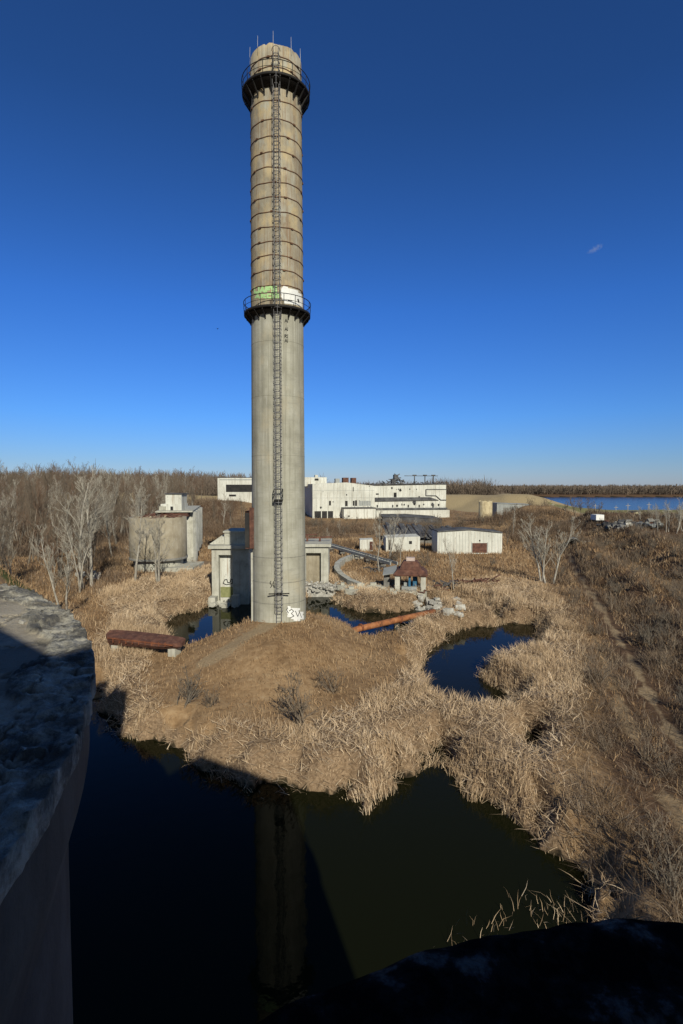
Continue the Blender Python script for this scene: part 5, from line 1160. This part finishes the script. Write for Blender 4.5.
for k in range(110):
    while True:
        Y = rn.uniform(16, 130); px = rn.uniform(560, 700); X = (px-341.5)/F*Y
        if X - np.interp(Y, [10,21.5,29,38,51,66,80,400], [9.5,10.5,12.2,16.8,22.9,27.3,31,110]) > 1 and line_d(X, Y, TRACK) > 1.6: break
    put_shrub(0, 0, 0, 'leafless shrub among the brush on the right bank', 'shrubs on the right bank', q=Vector((X, Y, gz(X, Y))), hm=rn.uniform(.9, 2.2))
# reeds catching light beside the near silo
for k in range(90):
    while True:
        px = rn.uniform(205, 560); Yv = rn.uniform(95, 225); X = (px-341.5)/F*Yv
        if poly_sd(X, Yv, REED_POLY) > 1 and not (105 < Yv < 155 and 0 < X < 42): break
    put_shrub(0, 0, 0, 'leafless bush on the rough waste ground before the far buildings', 'bushes on the waste ground', q=Vector((X, Yv, gz(X, Yv))), hm=rn.uniform(1.4, 3.6))
BX = []
for (x, y, n_) in ((505,925,25),(532,910,30),(552,930,20),(566,916,35),(592,925,45),(478,944,18),(452,952,12),(612,905,60)):
    q = at(x, y, 0); k = RNG.normal(0, .5, (n_, 2)); BX.append(np.stack([q.x+k[:, 0], q.y+k[:, 1], np.full(n_, -.05)], 1))
BX = np.concatenate(BX); tag(strokes('reeds', BX, dirs(len(BX), .8), RNG.uniform(.25, .85, len(BX)), RNG.uniform(.010, .02, len(BX)), M['reed'], .4), 'sparse broken reeds standing in the dark water by the near silo', 'reeds', kind='stuff')
# wisp of cloud
def cloud():
    m = bpy.data.materials.new('cloud'); m.use_nodes = True; nt = m.node_tree; nt.nodes.remove(nt.nodes['Principled BSDF']); out = nt.nodes['Material Output']
    v = nt.nodes.new('ShaderNodeVolumePrincipled'); v.inputs['Color'].default_value = (1,1,1,1)
    tc = nt.nodes.new('ShaderNodeTexCoord'); n = nt.nodes.new('ShaderNodeTexNoise'); n.inputs['Scale'].default_value = .035; n.inputs['Detail'].default_value = 5
    gr_ = nt.nodes.new('ShaderNodeTexGradient'); gr_.gradient_type = 'SPHERICAL'; mp = nt.nodes.new('ShaderNodeMapping'); mp.inputs['Scale'].default_value = (1/58, 1/58, 1/22)
    nt.links.new(tc.outputs['Object'], mp.inputs[0]); nt.links.new(mp.outputs[0], gr_.inputs[0]); nt.links.new(tc.outputs['Object'], n.inputs['Vector'])
    mr = nt.nodes.new('ShaderNodeMapRange'); mr.inputs['From Min'].default_value = .42; mr.inputs['From Max'].default_value = .7; nt.links.new(n.outputs['Fac'], mr.inputs['Value'])
    mm = nt.nodes.new('ShaderNodeMath'); mm.operation = 'MULTIPLY'; nt.links.new(mr.outputs[0], mm.inputs[0]); nt.links.new(gr_.outputs['Fac'], mm.inputs[1])
    m2 = nt.nodes.new('ShaderNodeMath'); m2.operation = 'MULTIPLY'; nt.links.new(mm.outputs[0], m2.inputs[0]); m2.inputs[1].default_value = .013
    nt.links.new(m2.outputs[0], v.inputs['Density']); nt.links.new(v.outputs[0], out.inputs['Volume'])
    b = MB(); b.lathe([(0,-26),(30,-22),(52,-10),(60,0),(52,10),(30,22),(0,26)], 24, caps=False)
    o = b.build('cloud_wisp', m, None, atY(595, 249, 3600)); o.rotation_euler = (0, R(-20), 0); tag(o, 'tiny wisp of white cloud high in the right of the sky', 'cloud')
cloud()
# bird
p = atY(217.5, 329, 120); b = MB(); b.add([(-.55,0,.12),(-.2,.1,.2),(0,-.3,0),(0,.35,.02),(.2,.1,.2),(.55,0,.1),(0,0,-.08),(-.2,-.1,.16),(.2,-.1,.16)], [(0,7,1),(7,2,3,1),(2,8,4,3),(8,5,4),(2,7,6),(2,6,8),(6,3,4),(6,1,3)])
tag(b.build('bird', M['black_paint'], None, p), 'tiny dark bird flying left of the chimney', 'bird')
